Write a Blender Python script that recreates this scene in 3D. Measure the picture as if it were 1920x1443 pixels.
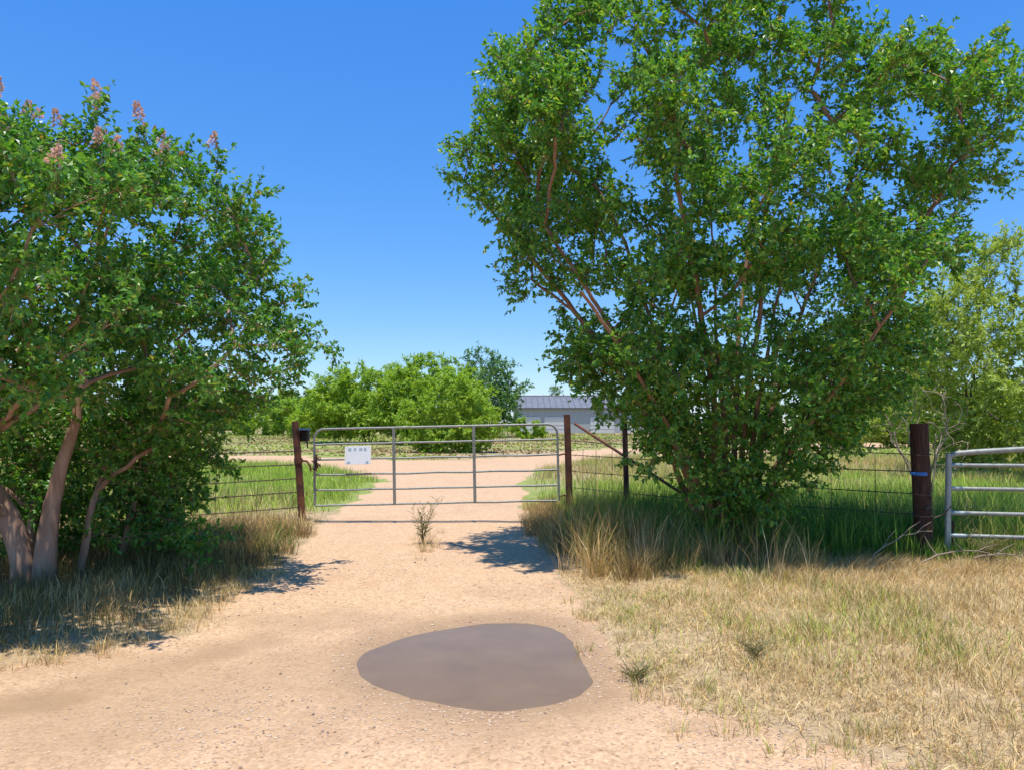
import bpy, math, random
import numpy as np
from mathutils import Vector, Matrix

for o in list(bpy.data.objects):
    bpy.data.objects.remove(o, do_unlink=True)
S = bpy.context.scene
COL = S.collection
rng = np.random.default_rng(11)
random.seed(11)

# ------------------------------------------------------------------ camera, sky, sun, exposure
cam_d = bpy.data.cameras.new('camera')
cam_d.sensor_width = 36.0
cam_d.lens = 36.0 * 1442 / 1920
cam_d.clip_start = 0.05
cam_d.clip_end = 3000
cam = bpy.data.objects.new('camera', cam_d)
COL.objects.link(cam)
cam.location = (0, 0, 1.65)
cam.rotation_euler = (math.radians(90) + math.atan(68.5 / 1442), 0, 0)
S.camera = cam

SUN_EL = math.radians(80)
SUN_AZ = math.radians(178)          # compass style, clockwise from +Y: nearly overhead, a little behind the camera
world = bpy.data.worlds.new('World')
S.world = world
world.use_nodes = True
wn = world.node_tree
wn.nodes.clear()
sky = wn.nodes.new('ShaderNodeTexSky')
sky.sky_type = 'NISHITA'
sky.sun_disc = False
sky.sun_elevation = SUN_EL
sky.sun_rotation = SUN_AZ
sky.altitude = 300
sky.air_density = 1.0
sky.dust_density = 0.0
sky.ozone_density = 3.0
hs = wn.nodes.new('ShaderNodeHueSaturation')
hs.inputs['Saturation'].default_value = 1.3
bg = wn.nodes.new('ShaderNodeBackground')
bg.inputs['Strength'].default_value = 0.15
wo = wn.nodes.new('ShaderNodeOutputWorld')
wn.links.new(sky.outputs[0], hs.inputs['Color'])
sep = wn.nodes.new('ShaderNodeSeparateColor')
cmb = wn.nodes.new('ShaderNodeCombineColor')
wn.links.new(hs.outputs[0], sep.inputs[0])
for ch, (gain, power) in enumerate(((0.86, 0.80), (1.24, 0.70), (2.75, 0.42))):   # deep clear-weather blue
    pw = wn.nodes.new('ShaderNodeMath'); pw.operation = 'POWER'; pw.inputs[1].default_value = power
    ml = wn.nodes.new('ShaderNodeMath'); ml.operation = 'MULTIPLY'; ml.inputs[1].default_value = gain
    wn.links.new(sep.outputs[ch], pw.inputs[0]); wn.links.new(pw.outputs[0], ml.inputs[0]); wn.links.new(ml.outputs[0], cmb.inputs[ch])
wn.links.new(cmb.outputs[0], bg.inputs['Color'])
wn.links.new(bg.outputs[0], wo.inputs['Surface'])

sun_d = bpy.data.lights.new('sun', 'SUN')
sun_d.energy = 4.6
sun_d.angle = math.radians(0.53)
sun_d.color = (1.0, 0.955, 0.88)
sun = bpy.data.objects.new('sun', sun_d)
COL.objects.link(sun)
sdir = Vector((math.sin(SUN_AZ) * math.cos(SUN_EL), math.cos(SUN_AZ) * math.cos(SUN_EL), math.sin(SUN_EL)))
sun.location = sdir * 40
sun.rotation_euler = sdir.to_track_quat('Z', 'Y').to_euler()

S.view_settings.view_transform = 'Standard'
S.view_settings.look = 'None'
S.view_settings.exposure = 0.28
S.view_settings.gamma = 1.0
S.view_settings.use_curve_mapping = False
S.render.engine = 'CYCLES'
S.cycles.max_bounces = 5
S.cycles.diffuse_bounces = 2
S.cycles.glossy_bounces = 2
S.cycles.transmission_bounces = 4
S.cycles.transparent_max_bounces = 8

# ------------------------------------------------------------------ object helpers
def tag(o, label=None, cat=None, group=None, kind=None):
    if label: o['label'] = label
    if cat: o['category'] = cat
    if group: o['group'] = group
    if kind: o['kind'] = kind
    return o

def empty(name, loc=(0, 0, 0), rz=0.0):
    o = bpy.data.objects.new(name, None)
    o.location = loc
    o.rotation_euler = (0, 0, rz)
    o.empty_display_size = 0.2
    COL.objects.link(o)
    return o

def link(name, me, parent=None):
    o = bpy.data.objects.new(name, me)
    COL.objects.link(o)
    if parent: o.parent = parent
    return o

def np_mesh(name, V, faces, mat, smooth=False, color=None):
    """V (n,3); faces: list of (m,k) integer arrays; color (n,4) optional point colour called tint."""
    me = bpy.data.meshes.new(name)
    V = np.ascontiguousarray(V, dtype=np.float32)
    me.vertices.add(len(V))
    me.vertices.foreach_set('co', V.ravel())
    faces = [np.asarray(f, dtype=np.int32) for f in faces if len(f)]
    nl = sum(f.size for f in faces)
    npoly = sum(len(f) for f in faces)
    me.loops.add(nl)
    me.loops.foreach_set('vertex_index', np.concatenate([f.ravel() for f in faces]))
    me.polygons.add(npoly)
    tot = np.concatenate([np.full(len(f), f.shape[1], dtype=np.int32) for f in faces])
    st = np.concatenate([[0], np.cumsum(tot)[:-1]]).astype(np.int32)
    me.polygons.foreach_set('loop_start', st)
    me.polygons.foreach_set('use_smooth', np.full(npoly, smooth))
    if color is not None:
        a = me.color_attributes.new('tint', 'FLOAT_COLOR', 'POINT')
        a.data.foreach_set('color', np.ascontiguousarray(color, dtype=np.float32).ravel())
    me.update(calc_edges=True)
    me.validate()
    if mat: me.materials.append(mat)
    return me

class MB:
    """collects simple solids, then links them as one mesh object"""
    def __init__(self):
        self.V, self.F = [], []
    def add(self, vs, fs):
        b = len(self.V)
        self.V += [tuple(v) for v in vs]
        self.F += [tuple(i + b for i in f) for f in fs]
    def box(self, c, s, M=None):
        cx, cy, cz = c
        sx, sy, sz = s[0] / 2, s[1] / 2, s[2] / 2
        vs = [Vector((cx + i * sx, cy + j * sy, cz + k * sz)) for k in (-1, 1) for j in (-1, 1) for i in (-1, 1)]
        if M: vs = [M @ v for v in vs]
        self.add(vs, [(0, 2, 3, 1), (4, 5, 7, 6), (0, 1, 5, 4), (2, 6, 7, 3), (0, 4, 6, 2), (1, 3, 7, 5)])
    def tube(self, pts, r, n=10, cap=True):
        pts = [Vector(p) for p in pts]
        rs = r if isinstance(r, (list, tuple)) else [r] * len(pts)
        t0 = (pts[1] - pts[0]).normalized()
        ref = Vector((0, 0, 1)) if abs(t0.z) < 0.9 else Vector((1, 0, 0))
        u = t0.cross(ref).normalized()
        vs, fs = [], []
        for i, p in enumerate(pts):
            if i == 0: t = t0
            elif i == len(pts) - 1: t = (pts[i] - pts[i - 1]).normalized()
            else: t = ((pts[i] - pts[i - 1]).normalized() + (pts[i + 1] - pts[i]).normalized()).normalized()
            u = (u - t * u.dot(t)).normalized()
            w = t.cross(u)
            for k in range(n):
                a = 2 * math.pi * k / n
                vs.append(p + (u * math.cos(a) + w * math.sin(a)) * rs[i])
        for i in range(len(pts) - 1):
            for k in range(n):
                a, b = i * n + k, i * n + (k + 1) % n
                fs.append((a, b, b + n, a + n))
        if cap:
            fs.append(tuple(range(n))[::-1])
            fs.append(tuple((len(pts) - 1) * n + k for k in range(n)))
        self.add(vs, fs)
    def build(self, name, mat, parent=None, smooth=False, bevel=0.0):
        me = bpy.data.meshes.new(name)
        me.from_pydata(self.V, [], self.F)
        me.materials.append(mat)
        if smooth:
            me.polygons.foreach_set('use_smooth', [True] * len(me.polygons))
        me.update()
        o = link(name, me, parent)
        if smooth:
            try: me.set_sharp_from_angle(angle=math.radians(50))
            except Exception: pass
        if bevel:
            b = o.modifiers.new('bevel', 'BEVEL')
            b.width = bevel
            b.segments = 2
        return o

# ------------------------------------------------------------------ noise and plan geometry
def vnoise(x, y, scale, seed=0):
    x = np.asarray(x, dtype=np.float64) / scale + 137.3 * (seed + 1)
    y = np.asarray(y, dtype=np.float64) / scale + 71.7 * (seed + 1)
    xi, yi = np.floor(x).astype(np.int64), np.floor(y).astype(np.int64)
    fx, fy = x - xi, y - yi
    fx, fy = fx * fx * (3 - 2 * fx), fy * fy * (3 - 2 * fy)
    def h(a, b):
        n = (a * 374761393 + b * 668265263 + seed * 974711) & 0x7fffffff
        n = ((n ^ (n >> 13)) * 1274126177) & 0x7fffffff
        return ((n ^ (n >> 16)) & 0xffff) / 65535.0
    return ((h(xi, yi) * (1 - fx) + h(xi + 1, yi) * fx) * (1 - fy) + (h(xi, yi + 1) * (1 - fx) + h(xi + 1, yi + 1) * fx) * fy)

def fbm(x, y, scale, seed=0, oct=3):
    s, a, t = 0, 1.0, 0
    for k in range(oct):
        s = s + a * vnoise(x, y, scale / 2 ** k, seed + 17 * k)
        t += a
        a *= 0.5
    return s / t

def smooth(a, b, x):
    t = np.clip((x - a) / (b - a), 0, 1)
    return t * t * (3 - 2 * t)

def sdist(px, py, poly):
    """signed distance to a closed polygon, negative inside"""
    px, py = np.asarray(px, float), np.asarray(py, float)
    d2 = np.full(px.shape, 1e18)
    inside = np.zeros(px.shape, bool)
    n = len(poly)
    for i in range(n):
        ax, ay = poly[i]
        bx, by = poly[(i + 1) % n]
        ex, ey = bx - ax, by - ay
        t = np.clip(((px - ax) * ex + (py - ay) * ey) / (ex * ex + ey * ey + 1e-12), 0, 1)
        dx, dy = px - ax - t * ex, py - ay - t * ey
        d2 = np.minimum(d2, dx * dx + dy * dy)
        c = ((ay > py) != (by > py)) & (px < (bx - ax) * (py - ay) / (by - ay + 1e-12) + ax)
        inside ^= c
    d = np.sqrt(d2)
    return np.where(inside, -d, d)

def ldist(px, py, line):
    d2 = np.full(np.shape(px), 1e18)
    for i in range(len(line) - 1):
        ax, ay = line[i]
        bx, by = line[i + 1]
        ex, ey = bx - ax, by - ay
        t = np.clip(((px - ax) * ex + (py - ay) * ey) / (ex * ex + ey * ey), 0, 1)
        d2 = np.minimum(d2, (px - ax - t * ex) ** 2 + (py - ay - t * ey) ** 2)
    return np.sqrt(d2)

def rounded(poly, k=2):
    for _ in range(k):
        q = []
        for i in range(len(poly)):
            a, b = poly[i], poly[(i + 1) % len(poly)]
            q.append((a[0] * .75 + b[0] * .25, a[1] * .75 + b[1] * .25))
            q.append((a[0] * .25 + b[0] * .75, a[1] * .25 + b[1] * .75))
        poly = q
    return poly

ROAD = [(-60, -14), (-60, 3.0), (-20, 3.9), (-6.5, 4.6), (-3.6, 5.25), (-3.0, 5.55), (-2.6, 6.1), (-2.68, 6.9), (-2.62, 8.0), (-2.58, 8.9),
        (-2.9, 10.9), (-3.15, 12.8), (-3.2, 15), (-3.3, 18.7), (-3.7, 22), (-5.8, 26), (-9, 29.2), (-13, 31), (-40, 36),
        (-40, 42), (-13, 36.7), (-9, 36.4), (-6.3, 35), (-4.3, 32.6), (-1.4, 33.6), (1.1, 38.5), (4.5, 45), (9, 49), (22, 56), (60, 70),
        (60, 62), (24, 49), (11, 40), (5.8, 35), (2.6, 31.3), (0.75, 26.5), (0.25, 20.8), (0.22, 15), (0.42, 11.4), (0.48, 9.2),
        (0.6, 7.5), (0.66, 6.4), (0.68, 5.5), (0.75, 4.95), (1.0, 4.55), (1.4, 4.2), (1.9, 3.8), (3.2, 3.0), (9, 1.6), (60, 0.5), (60, -14)]
PUD = rounded([(-1.1, 5.38), (-1.05, 5.69), (-0.83, 6.07), (-0.48, 6.32), (-0.13, 6.49), (0.18, 6.47), (0.42, 6.19), (0.47, 5.69), (0.49, 5.38),
               (0.53, 5.0), (0.37, 4.69), (0.0, 4.49), (-0.34, 4.57), (-0.72, 4.81), (-0.95, 5.05)], 2)
DAMP = [(-6.5, 3.6), (-3.2, 4.5), (-2.68, 4.85), (-2.31, 5.38), (-1.98, 6.04), (-1.8, 6.7)]

def pud_d(x, y):
    return sdist(x, y, PUD) + 0.035 * (vnoise(x, y, 0.35, 3) - 0.5) + 0.03 * (vnoise(x, y, 0.13, 4) - 0.5)

def road_d(x, y):
    d = sdist(x, y, ROAD)
    far = np.clip(np.asarray(y) / 12, 0.6, 2.5)
    return d + far * (0.42 * (fbm(x, y, 0.9, 5) - 0.5) + 0.18 * (vnoise(x, y, 0.16, 9) - 0.5))

def ground_z(x, y):
    x, y = np.asarray(x, float), np.asarray(y, float)
    rd = sdist(x, y, ROAD)
    z = 0.07 * smooth(-0.1, 1.6, rd)
    z = z + 0.05 * (fbm(x, y, 2.6, 21) - 0.5) * smooth(-1.5, 1.0, rd)
    z = z + 0.022 * (fbm(x, y, 0.55, 22) - 0.5)
    pd = sdist(x, y, PUD) + 0.035 * (vnoise(x, y, 0.35, 3) - 0.5) + 0.03 * (vnoise(x, y, 0.13, 4) - 0.5)
    z = z * smooth(-0.05, 0.35, pd)
    z = z + np.clip(0.08 * pd - 0.0165, -0.05, 0)
    z = z + 0.004 * (vnoise(x, y, 0.09, 30) - 0.5) * smooth(0.0, 0.4, pd)
    z = z - 0.02 * np.exp(-(ldist(x, y, DAMP) / 0.3) ** 2) * smooth(0.1, 0.5, pd)
    z = z + 0.25 * smooth(45, 110, y)
    return z
WATER_Z = -0.0165

# ------------------------------------------------------------------ material helpers
class NT:
    def __init__(self, name):
        self.m = bpy.data.materials.new(name)
        self.m.use_nodes = True
        self.t = self.m.node_tree
        self.t.nodes.clear()
        self.out = self.n('ShaderNodeOutputMaterial')
    def n(self, typ, **kw):
        nd = self.t.nodes.new(typ)
        for k, v in kw.items():
            if k in nd.inputs.keys(): self.set(nd.inputs[k], v)
            else: setattr(nd, k, v)
        return nd
    def set(self, sock, v):
        if hasattr(v, 'is_output'): self.t.links.new(v, sock)
        else: sock.default_value = v
    def coord(self, kind='Object'):
        return self.n('ShaderNodeTexCoord').outputs[kind]
    def noise(self, scale, detail=4, rough=0.55, vec=None, out='Fac'):
        nd = self.n('ShaderNodeTexNoise')
        nd.inputs['Scale'].default_value = scale
        nd.inputs['Detail'].default_value = detail
        nd.inputs['Roughness'].default_value = rough
        self.t.links.new(vec if vec is not None else self.coord(), nd.inputs['Vector'])
        return nd.outputs[out]
    def ramp(self, fac, stops):
        nd = self.n('ShaderNodeValToRGB')
        el = nd.color_ramp.elements
        while len(el) < len(stops): el.new(0.5)
        for e, (p, c) in zip(el, stops):
            e.position = p
            e.color = tuple(c) + (1,) if len(c) == 3 else c
        self.t.links.new(fac, nd.inputs[0])
        return nd.outputs[0]
    def mix(self, fac, a, b, mode='MIX'):
        nd = self.n('ShaderNodeMix')
        nd.data_type = 'RGBA'
        nd.blend_type = mode
        self.set(nd.inputs[0], fac)
        for s, v in ((nd.inputs[6], a), (nd.inputs[7], b)):
            if isinstance(v, tuple) and len(v) == 3: v = v + (1,)
            self.set(s, v)
        return nd.outputs[2]
    def math(self, op, a, b=None, c=None):
        nd = self.n('ShaderNodeMath')
        nd.operation = op
        for i, v in enumerate((a, b, c)):
            if v is not None: self.set(nd.inputs[i], v)
        return nd.outputs[0]
    def bump(self, h, strength=0.4, dist=0.02):
        nd = self.n('ShaderNodeBump')
        nd.inputs['Strength'].default_value = strength
        nd.inputs['Distance'].default_value = dist
        self.t.links.new(h, nd.inputs['Height'])
        return nd.outputs[0]
    def bsdf(self, **kw):
        nd = self.n('ShaderNodeBsdfPrincipled')
        for k, v in kw.items():
            k = k.replace('_', ' ')
            if isinstance(v, tuple) and len(v) == 3: v = v + (1,)
            self.set(nd.inputs[k], v)
        return nd.outputs[0]
    def done(self, sh):
        self.t.links.new(sh, self.out.inputs['Surface'])
        return self.m
    def attr(self, name, out='Fac'):
        nd = self.n('ShaderNodeAttribute')
        nd.attribute_name = name
        return nd.outputs[out]
    def island(self):
        return self.n('ShaderNodeNewGeometry').outputs['Random Per Island']

def leaf_mat(name, stops, trans=0.35, tcol=1.5, rough=0.42, spec=0.5, back=None):
    k = NT(name)
    col = k.ramp(k.island(), stops)
    n = k.noise(0.9, 2)
    col = k.mix(k.math('MULTIPLY', n, 0.5), col, k.mix(1.0, col, (0.72, 0.86, 0.75), 'MULTIPLY'))
    p = k.bsdf(Base_Color=col, Roughness=rough, Specular_IOR_Level=spec)
    t = k.n('ShaderNodeBsdfTranslucent')
    k.t.links.new(k.mix(1.0, col, (1.12 * tcol, 1.05 * tcol, 0.35 * tcol), 'MULTIPLY'), t.inputs['Color'])
    m = k.n('ShaderNodeMixShader')
    m.inputs[0].default_value = trans
    k.t.links.new(p, m.inputs[1])
    k.t.links.new(t.outputs[0], m.inputs[2])
    return k.done(m.outputs[0])

def grass_mat(name, trans=0.3):
    k = NT(name)
    tint = k.attr('tint', 'Color')
    isl = k.island()
    col = k.mix(1.0, tint, k.ramp(isl, [(0.0, (0.62, 0.64, 0.6)), (0.5, (1, 1, 1)), (1.0, (1.3, 1.24, 1.1))]), 'MULTIPLY')
    p = k.bsdf(Base_Color=col, Roughness=0.6, Specular_IOR_Level=0.25)
    t = k.n('ShaderNodeBsdfTranslucent')
    k.t.links.new(col, t.inputs['Color'])
    m = k.n('ShaderNodeMixShader')
    m.inputs[0].default_value = trans
    k.t.links.new(p, m.inputs[1])
    k.t.links.new(t.outputs[0], m.inputs[2])
    return k.done(m.outputs[0])

def bark_mat(name, a, b, c, scale=14):
    k = NT(name)
    mp = k.n('ShaderNodeMapping')
    mp.inputs['Scale'].default_value = (1, 1, 0.22)
    k.t.links.new(k.coord(), mp.inputs[0])
    n = k.noise(scale, 5, 0.6, mp.outputs[0])
    n2 = k.noise(3.0, 3, 0.6)
    col = k.ramp(n, [(0.25, a), (0.5, b), (0.75, c)])
    col = k.mix(k.math('MULTIPLY', n2, 0.6), col, b)
    return k.done(k.bsdf(Base_Color=col, Roughness=0.75, Specular_IOR_Level=0.25, Normal=k.bump(n, 0.5, 0.02)))

def ground_mat():
    k = NT('earth')
    road, wet, dry = k.attr('road'), k.attr('wet'), k.attr('verge')
    big = k.noise(0.55, 5, 0.6)
    mid = k.noise(4.5, 5, 0.65)
    fine = k.noise(55, 4, 0.7)
    gr = k.ramp(big, [(0.3, (0.565, 0.34, 0.185)), (0.5, (0.66, 0.42, 0.235)), (0.72, (0.64, 0.42, 0.215))])
    gr = k.mix(k.ramp(mid, [(0.35, (0, 0, 0)), (0.7, (1, 1, 1))]), gr, (0.70, 0.465, 0.275))
    vo = k.n('ShaderNodeTexVoronoi')
    vo.inputs['Scale'].default_value = 54
    k.t.links.new(k.coord(), vo.inputs['Vector'])
    peb = k.ramp(vo.outputs['Color'], [(0.0, (0.42, 0.38, 0.34)), (0.22, (0.78, 0.76, 0.74)), (0.7, (1.0, 1.0, 1.0)), (1.0, (1.22, 1.22, 1.22))])
    vo2 = k.n('ShaderNodeTexVoronoi')
    vo2.inputs['Scale'].default_value = 27
    k.t.links.new(k.coord(), vo2.inputs['Vector'])
    peb2 = k.ramp(vo2.outputs['Color'], [(0.0, (0.58, 0.54, 0.50)), (0.25, (0.93, 0.93, 0.93)), (0.8, (1.02, 1.02, 1.02)), (1.0, (1.2, 1.2, 1.18))])
    gr = k.mix(0.95, gr, peb, 'MULTIPLY')
    gr = k.mix(0.55, gr, peb2, 'MULTIPLY')
    gr = k.mix(k.math('MULTIPLY', fine, 0.35), gr, (0.42, 0.29, 0.19))
    mud = k.ramp(mid, [(0.3, (0.31, 0.19, 0.10)), (0.7, (0.42, 0.27, 0.145))])
    gr = k.mix(k.math('MULTIPLY', wet, k.math('ADD', 0.55, k.math('MULTIPLY', mid, 0.7))), gr, mud)
    soil = k.ramp(k.noise(9, 6, 0.7), [(0.3, (0.24, 0.165, 0.09)), (0.5, (0.42, 0.30, 0.165)), (0.72, (0.56, 0.41, 0.23))])
    soilg = k.ramp(k.noise(2.2, 6, 0.7), [(0.3, (0.16, 0.19, 0.045)), (0.55, (0.26, 0.31, 0.07)), (0.75, (0.36, 0.34, 0.12))])
    soil = k.mix(dry, soilg, soil)
    col = k.mix(k.ramp(k.math('ADD', road, k.math('MULTIPLY', k.math('SUBTRACT', fine, 0.5), 0.9)), [(0.35, (0, 0, 0)), (0.65, (1, 1, 1))]), soil, gr)
    hgt = k.math('ADD', k.math('MULTIPLY', vo.outputs['Distance'], -0.7), k.math('MULTIPLY', fine, 0.6))
    hgt = k.math('ADD', hgt, k.math('MULTIPLY', vo2.outputs['Distance'], -0.5))
    rough = k.math('SUBTRACT', 0.92, k.math('MULTIPLY', wet, 0.3))
    return k.done(k.bsdf(Base_Color=col, Roughness=rough, Specular_IOR_Level=0.25, Normal=k.bump(hgt, 0.55, 0.012)))

def rust_mat(name, lo, mid_, hi):
    k = NT(name)
    n = k.noise(16, 6, 0.7)
    n2 = k.noise(4, 4, 0.6)
    col = k.ramp(n, [(0.3, lo), (0.52, mid_), (0.72, hi)])
    col = k.mix(k.ramp(n2, [(0.42, (0, 0, 0)), (0.6, (1, 1, 1))]), col, lo)
    return k.done(k.bsdf(Base_Color=col, Roughness=0.8, Metallic=0.1, Normal=k.bump(n, 0.3, 0.006)))

def plain(name, col, rough=0.5, metal=0.0, var=0.25, scale=9, spec=0.5, bump=0.15):
    k = NT(name)
    n = k.noise(scale, 5, 0.65)
    c2 = tuple(max(0, x * (1 - var)) for x in col)
    c = k.ramp(n, [(0.3, c2), (0.65, col)])
    r = k.math('ADD', rough - 0.08, k.math('MULTIPLY', n, 0.16))
    return k.done(k.bsdf(Base_Color=c, Roughness=r, Metallic=metal, Specular_IOR_Level=spec, Normal=k.bump(n, bump, 0.004)))

M = {}
M['earth'] = ground_mat()
M['grass'] = grass_mat('grass_blades')
M['leaf_r'] = leaf_mat('glossy_leaf', [(0.0, (0.045, 0.165, 0.035)), (0.4, (0.11, 0.28, 0.04)), (0.75, (0.19, 0.37, 0.046)), (0.95, (0.28, 0.40, 0.06)), (1.0, (0.34, 0.27, 0.07))], 0.34, 1.8, 0.42, 0.6)
M['leaf_l'] = leaf_mat('bushy_leaf', [(0.0, (0.042, 0.16, 0.035)), (0.4, (0.097, 0.265, 0.04)), (0.8, (0.17, 0.345, 0.046)), (0.97, (0.26, 0.34, 0.07)), (1.0, (0.36, 0.17, 0.09))], 0.33, 1.8, 0.42, 0.6)
M['leaf_m'] = leaf_mat('mesquite_leaf', [(0.0, (0.25, 0.34, 0.06)), (0.5, (0.34, 0.44, 0.08)), (1.0, (0.44, 0.50, 0.11))], 0.4, 1.35, 0.5, 0.4)
M['leaf_b'] = leaf_mat('scrub_leaf', [(0.0, (0.20, 0.34, 0.035)), (0.5, (0.30, 0.46, 0.045)), (1.0, (0.42, 0.53, 0.065))], 0.4, 1.35, 0.5, 0.4)
M['leaf_d'] = leaf_mat('cool_leaf', [(0.0, (0.08, 0.19, 0.05)), (0.5, (0.12, 0.25, 0.06)), (1.0, (0.18, 0.30, 0.08))], 0.35, 1.3, 0.5, 0.4)
M['leaf_far'] = leaf_mat('far_scrub_leaf', [(0.0, (0.11, 0.20, 0.05)), (0.5, (0.16, 0.26, 0.055)), (1.0, (0.24, 0.30, 0.08))], 0.35, 1.3, 0.5, 0.4)
M['petal'] = leaf_mat('pink_petal', [(0.0, (0.62, 0.33, 0.40)), (0.5, (0.76, 0.48, 0.56)), (1.0, (0.72, 0.48, 0.40))], 0.35, 1.1, 0.6, 0.2)
M['bark'] = bark_mat('peeling_bark', (0.12, 0.06, 0.035), (0.27, 0.15, 0.09), (0.42, 0.28, 0.19))
M['bark_pale'] = bark_mat('smooth_tan_bark', (0.16, 0.095, 0.06), (0.34, 0.21, 0.14), (0.52, 0.37, 0.27), 10)
M['bark_dark'] = bark_mat('dark_bark', (0.05, 0.035, 0.025), (0.10, 0.07, 0.05), (0.16, 0.12, 0.09))
M['rust'] = rust_mat('rusty_pipe', (0.075, 0.03, 0.02), (0.20, 0.07, 0.03), (0.38, 0.15, 0.05))
M['rust_dark'] = rust_mat('dark_rust', (0.035, 0.02, 0.016), (0.08, 0.035, 0.022), (0.17, 0.07, 0.035))
M['galv'] = plain('galvanised_tube', (0.31, 0.32, 0.29), 0.55, 0.3, 0.4, 14)
M['galv_green'] = plain('weathered_galvanised', (0.34, 0.39, 0.37), 0.5, 0.35, 0.35, 11)
M['wire'] = plain('old_wire', (0.13, 0.085, 0.06), 0.7, 0.3, 0.4, 20)
M['black'] = plain('black_plastic', (0.012, 0.012, 0.013), 0.45, 0, 0.2)
M['sign'] = plain('white_sign_paint', (0.80, 0.82, 0.84), 0.45, 0, 0.06)
M['sign_edge'] = plain('cream_sign_edge', (0.82, 0.80, 0.70), 0.5, 0, 0.06)
M['print'] = plain('pale_blue_print', (0.40, 0.50, 0.60), 0.6, 0, 0.2)
M['blue'] = plain('blue_strap', (0.02, 0.15, 0.48), 0.5, 0, 0.2)

# ------------------------------------------------------------------ ground and road: one sheet, cut into verge and driveway
def axis(dense_a, dense_b, step, lo, hi, grow=1.12):
    xs = list(np.arange(dense_a, dense_b + step * .5, step))
    s, x = step, dense_b
    while x < hi:
        s *= grow
        x += s
        xs.append(x)
    s, x = step, dense_a
    while x > lo:
        s *= grow
        x -= s
        xs.insert(0, x)
    return np.array(xs)

def make_ground():
    xs = axis(-4.2, 3.2, 0.05, -900, 900, 1.09)
    ys = axis(3.4, 8.5, 0.045, -60, 1500, 1.05)
    X, Y = np.meshgrid(xs, ys)
    Z = ground_z(X, Y)
    nx, ny = len(xs), len(ys)
    V = np.stack([X.ravel(), Y.ravel(), Z.ravel()], 1)
    rd = road_d(X, Y)
    road = smooth(0.16, -0.16, rd)
    pd = pud_d(X, Y)
    wet = smooth(0.55, 0.02, pd + 0.25 * (fbm(X, Y, 0.5, 41) - 0.5))
    # seep below and left of the puddle
    wet = np.maximum(wet, 0.75 * smooth(0.75, 0.1, pd + 0.5 * (fbm(X, Y, 0.8, 43) - .5)) * smooth(5.6, 4.8, Y))
    wet = np.maximum(wet, (0.35 + 0.9 * fbm(X, Y, 0.9, 144)) * smooth(7.0, 5.7, Y) * smooth(0.55, 0.0, ldist(X, Y, DAMP) + 0.6 * (fbm(X, Y, 0.6, 44) - 0.5)))
    wet = np.maximum(wet, 0.5 * smooth(0.55, 0.72, fbm(X, Y, 1.1, 145)) * smooth(8.5, 6.5, Y))
    wet = np.maximum(wet, 1.0 * smooth(0.38, 0.05, ldist(X, Y, [(-4.6, 4.2), (-2.75, 4.65)]) + 0.4 * (fbm(X, Y, 0.5, 146) - .5)))
    wet = np.maximum(wet, 0.6 * smooth(1.2, 0.1, ldist(X, Y, [(-1.2, 5.3), (-1.7, 5.0), (-2.4, 4.3)]) + 0.8 * (fbm(X, Y, 0.6, 45) - .5)))
    green = smooth(11.5, 15, Y) * smooth(40, 27, Y) + smooth(0.8, 3, X) * smooth(8.3, 9.5, Y) * smooth(40, 27, Y)
    green = green + 0.75 * smooth(28, 36, Y)
    dry = 1 - np.clip(green, 0, 1) * smooth(0.25, 0.6, fbm(X, Y, 4.0, 47))
    idx = np.arange(nx * ny).reshape(ny, nx)
    Q = np.stack([idx[:-1, :-1], idx[:-1, 1:], idx[1:, 1:], idx[1:, :-1]], -1).reshape(-1, 4)
    rc = rd.ravel()[Q].mean(1) < 0
    for name, sel in (('ground', ~rc), ('dirt_driveway', rc)):
        q = Q[sel]
        u, inv = np.unique(q, return_inverse=True)
        me = np_mesh(name, V[u], [inv.reshape(-1, 4)], M['earth'], smooth=True)
        for an, arr in (('road', road), ('wet', wet), ('verge', dry)):
            a = me.attributes.new(an, 'FLOAT', 'POINT')
            a.data.foreach_set('value', np.ascontiguousarray(arr.ravel()[u], dtype=np.float32))
        tag(link(name, me), {'ground': 'earth verge and pasture around the driveway', 'dirt_driveway': 'pinkish tan gravel driveway running through the gate'}[name], None, None, 'structure')
make_ground()

def make_puddle():
    k = NT('muddy_water')
    n = k.noise(2.2, 4, 0.6)
    col = k.ramp(n, [(0.3, (0.19, 0.115, 0.048)), (0.7, (0.235, 0.147, 0.064))])
    mat = k.done(k.bsdf(Base_Color=col, Roughness=0.07, IOR=1.33, Specular_IOR_Level=0.38, Normal=k.bump(k.noise(9, 2), 0.03, 0.01)))
    c = np.mean(PUD, axis=0)
    ring = [(c[0] + (x - c[0]) * 1.1, c[1] + (y - c[1]) * 1.1) for x, y in PUD]
    V = [(c[0], c[1], WATER_Z)]
    for s in (0.5, 1.0):
        V += [(c[0] + (x - c[0]) * s, c[1] + (y - c[1]) * s, WATER_Z) for x, y in ring]
    n = len(ring)
    F = [(0, 1 + i, 1 + (i + 1) % n) for i in range(n)]
    me = bpy.data.meshes.new('puddle_water')
    me.from_pydata(V, [], F + [(1 + i, 1 + n + i, 1 + n + (i + 1) % n, 1 + (i + 1) % n) for i in range(n)])
    me.materials.append(mat)
    tag(link('puddle_water', me), 'round muddy brown puddle in the gravel before the gate', None, None, 'structure')
make_puddle()

# ------------------------------------------------------------------ trees
def norm(v):
    return v / (np.linalg.norm(v, axis=-1, keepdims=True) + 1e-9)

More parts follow.
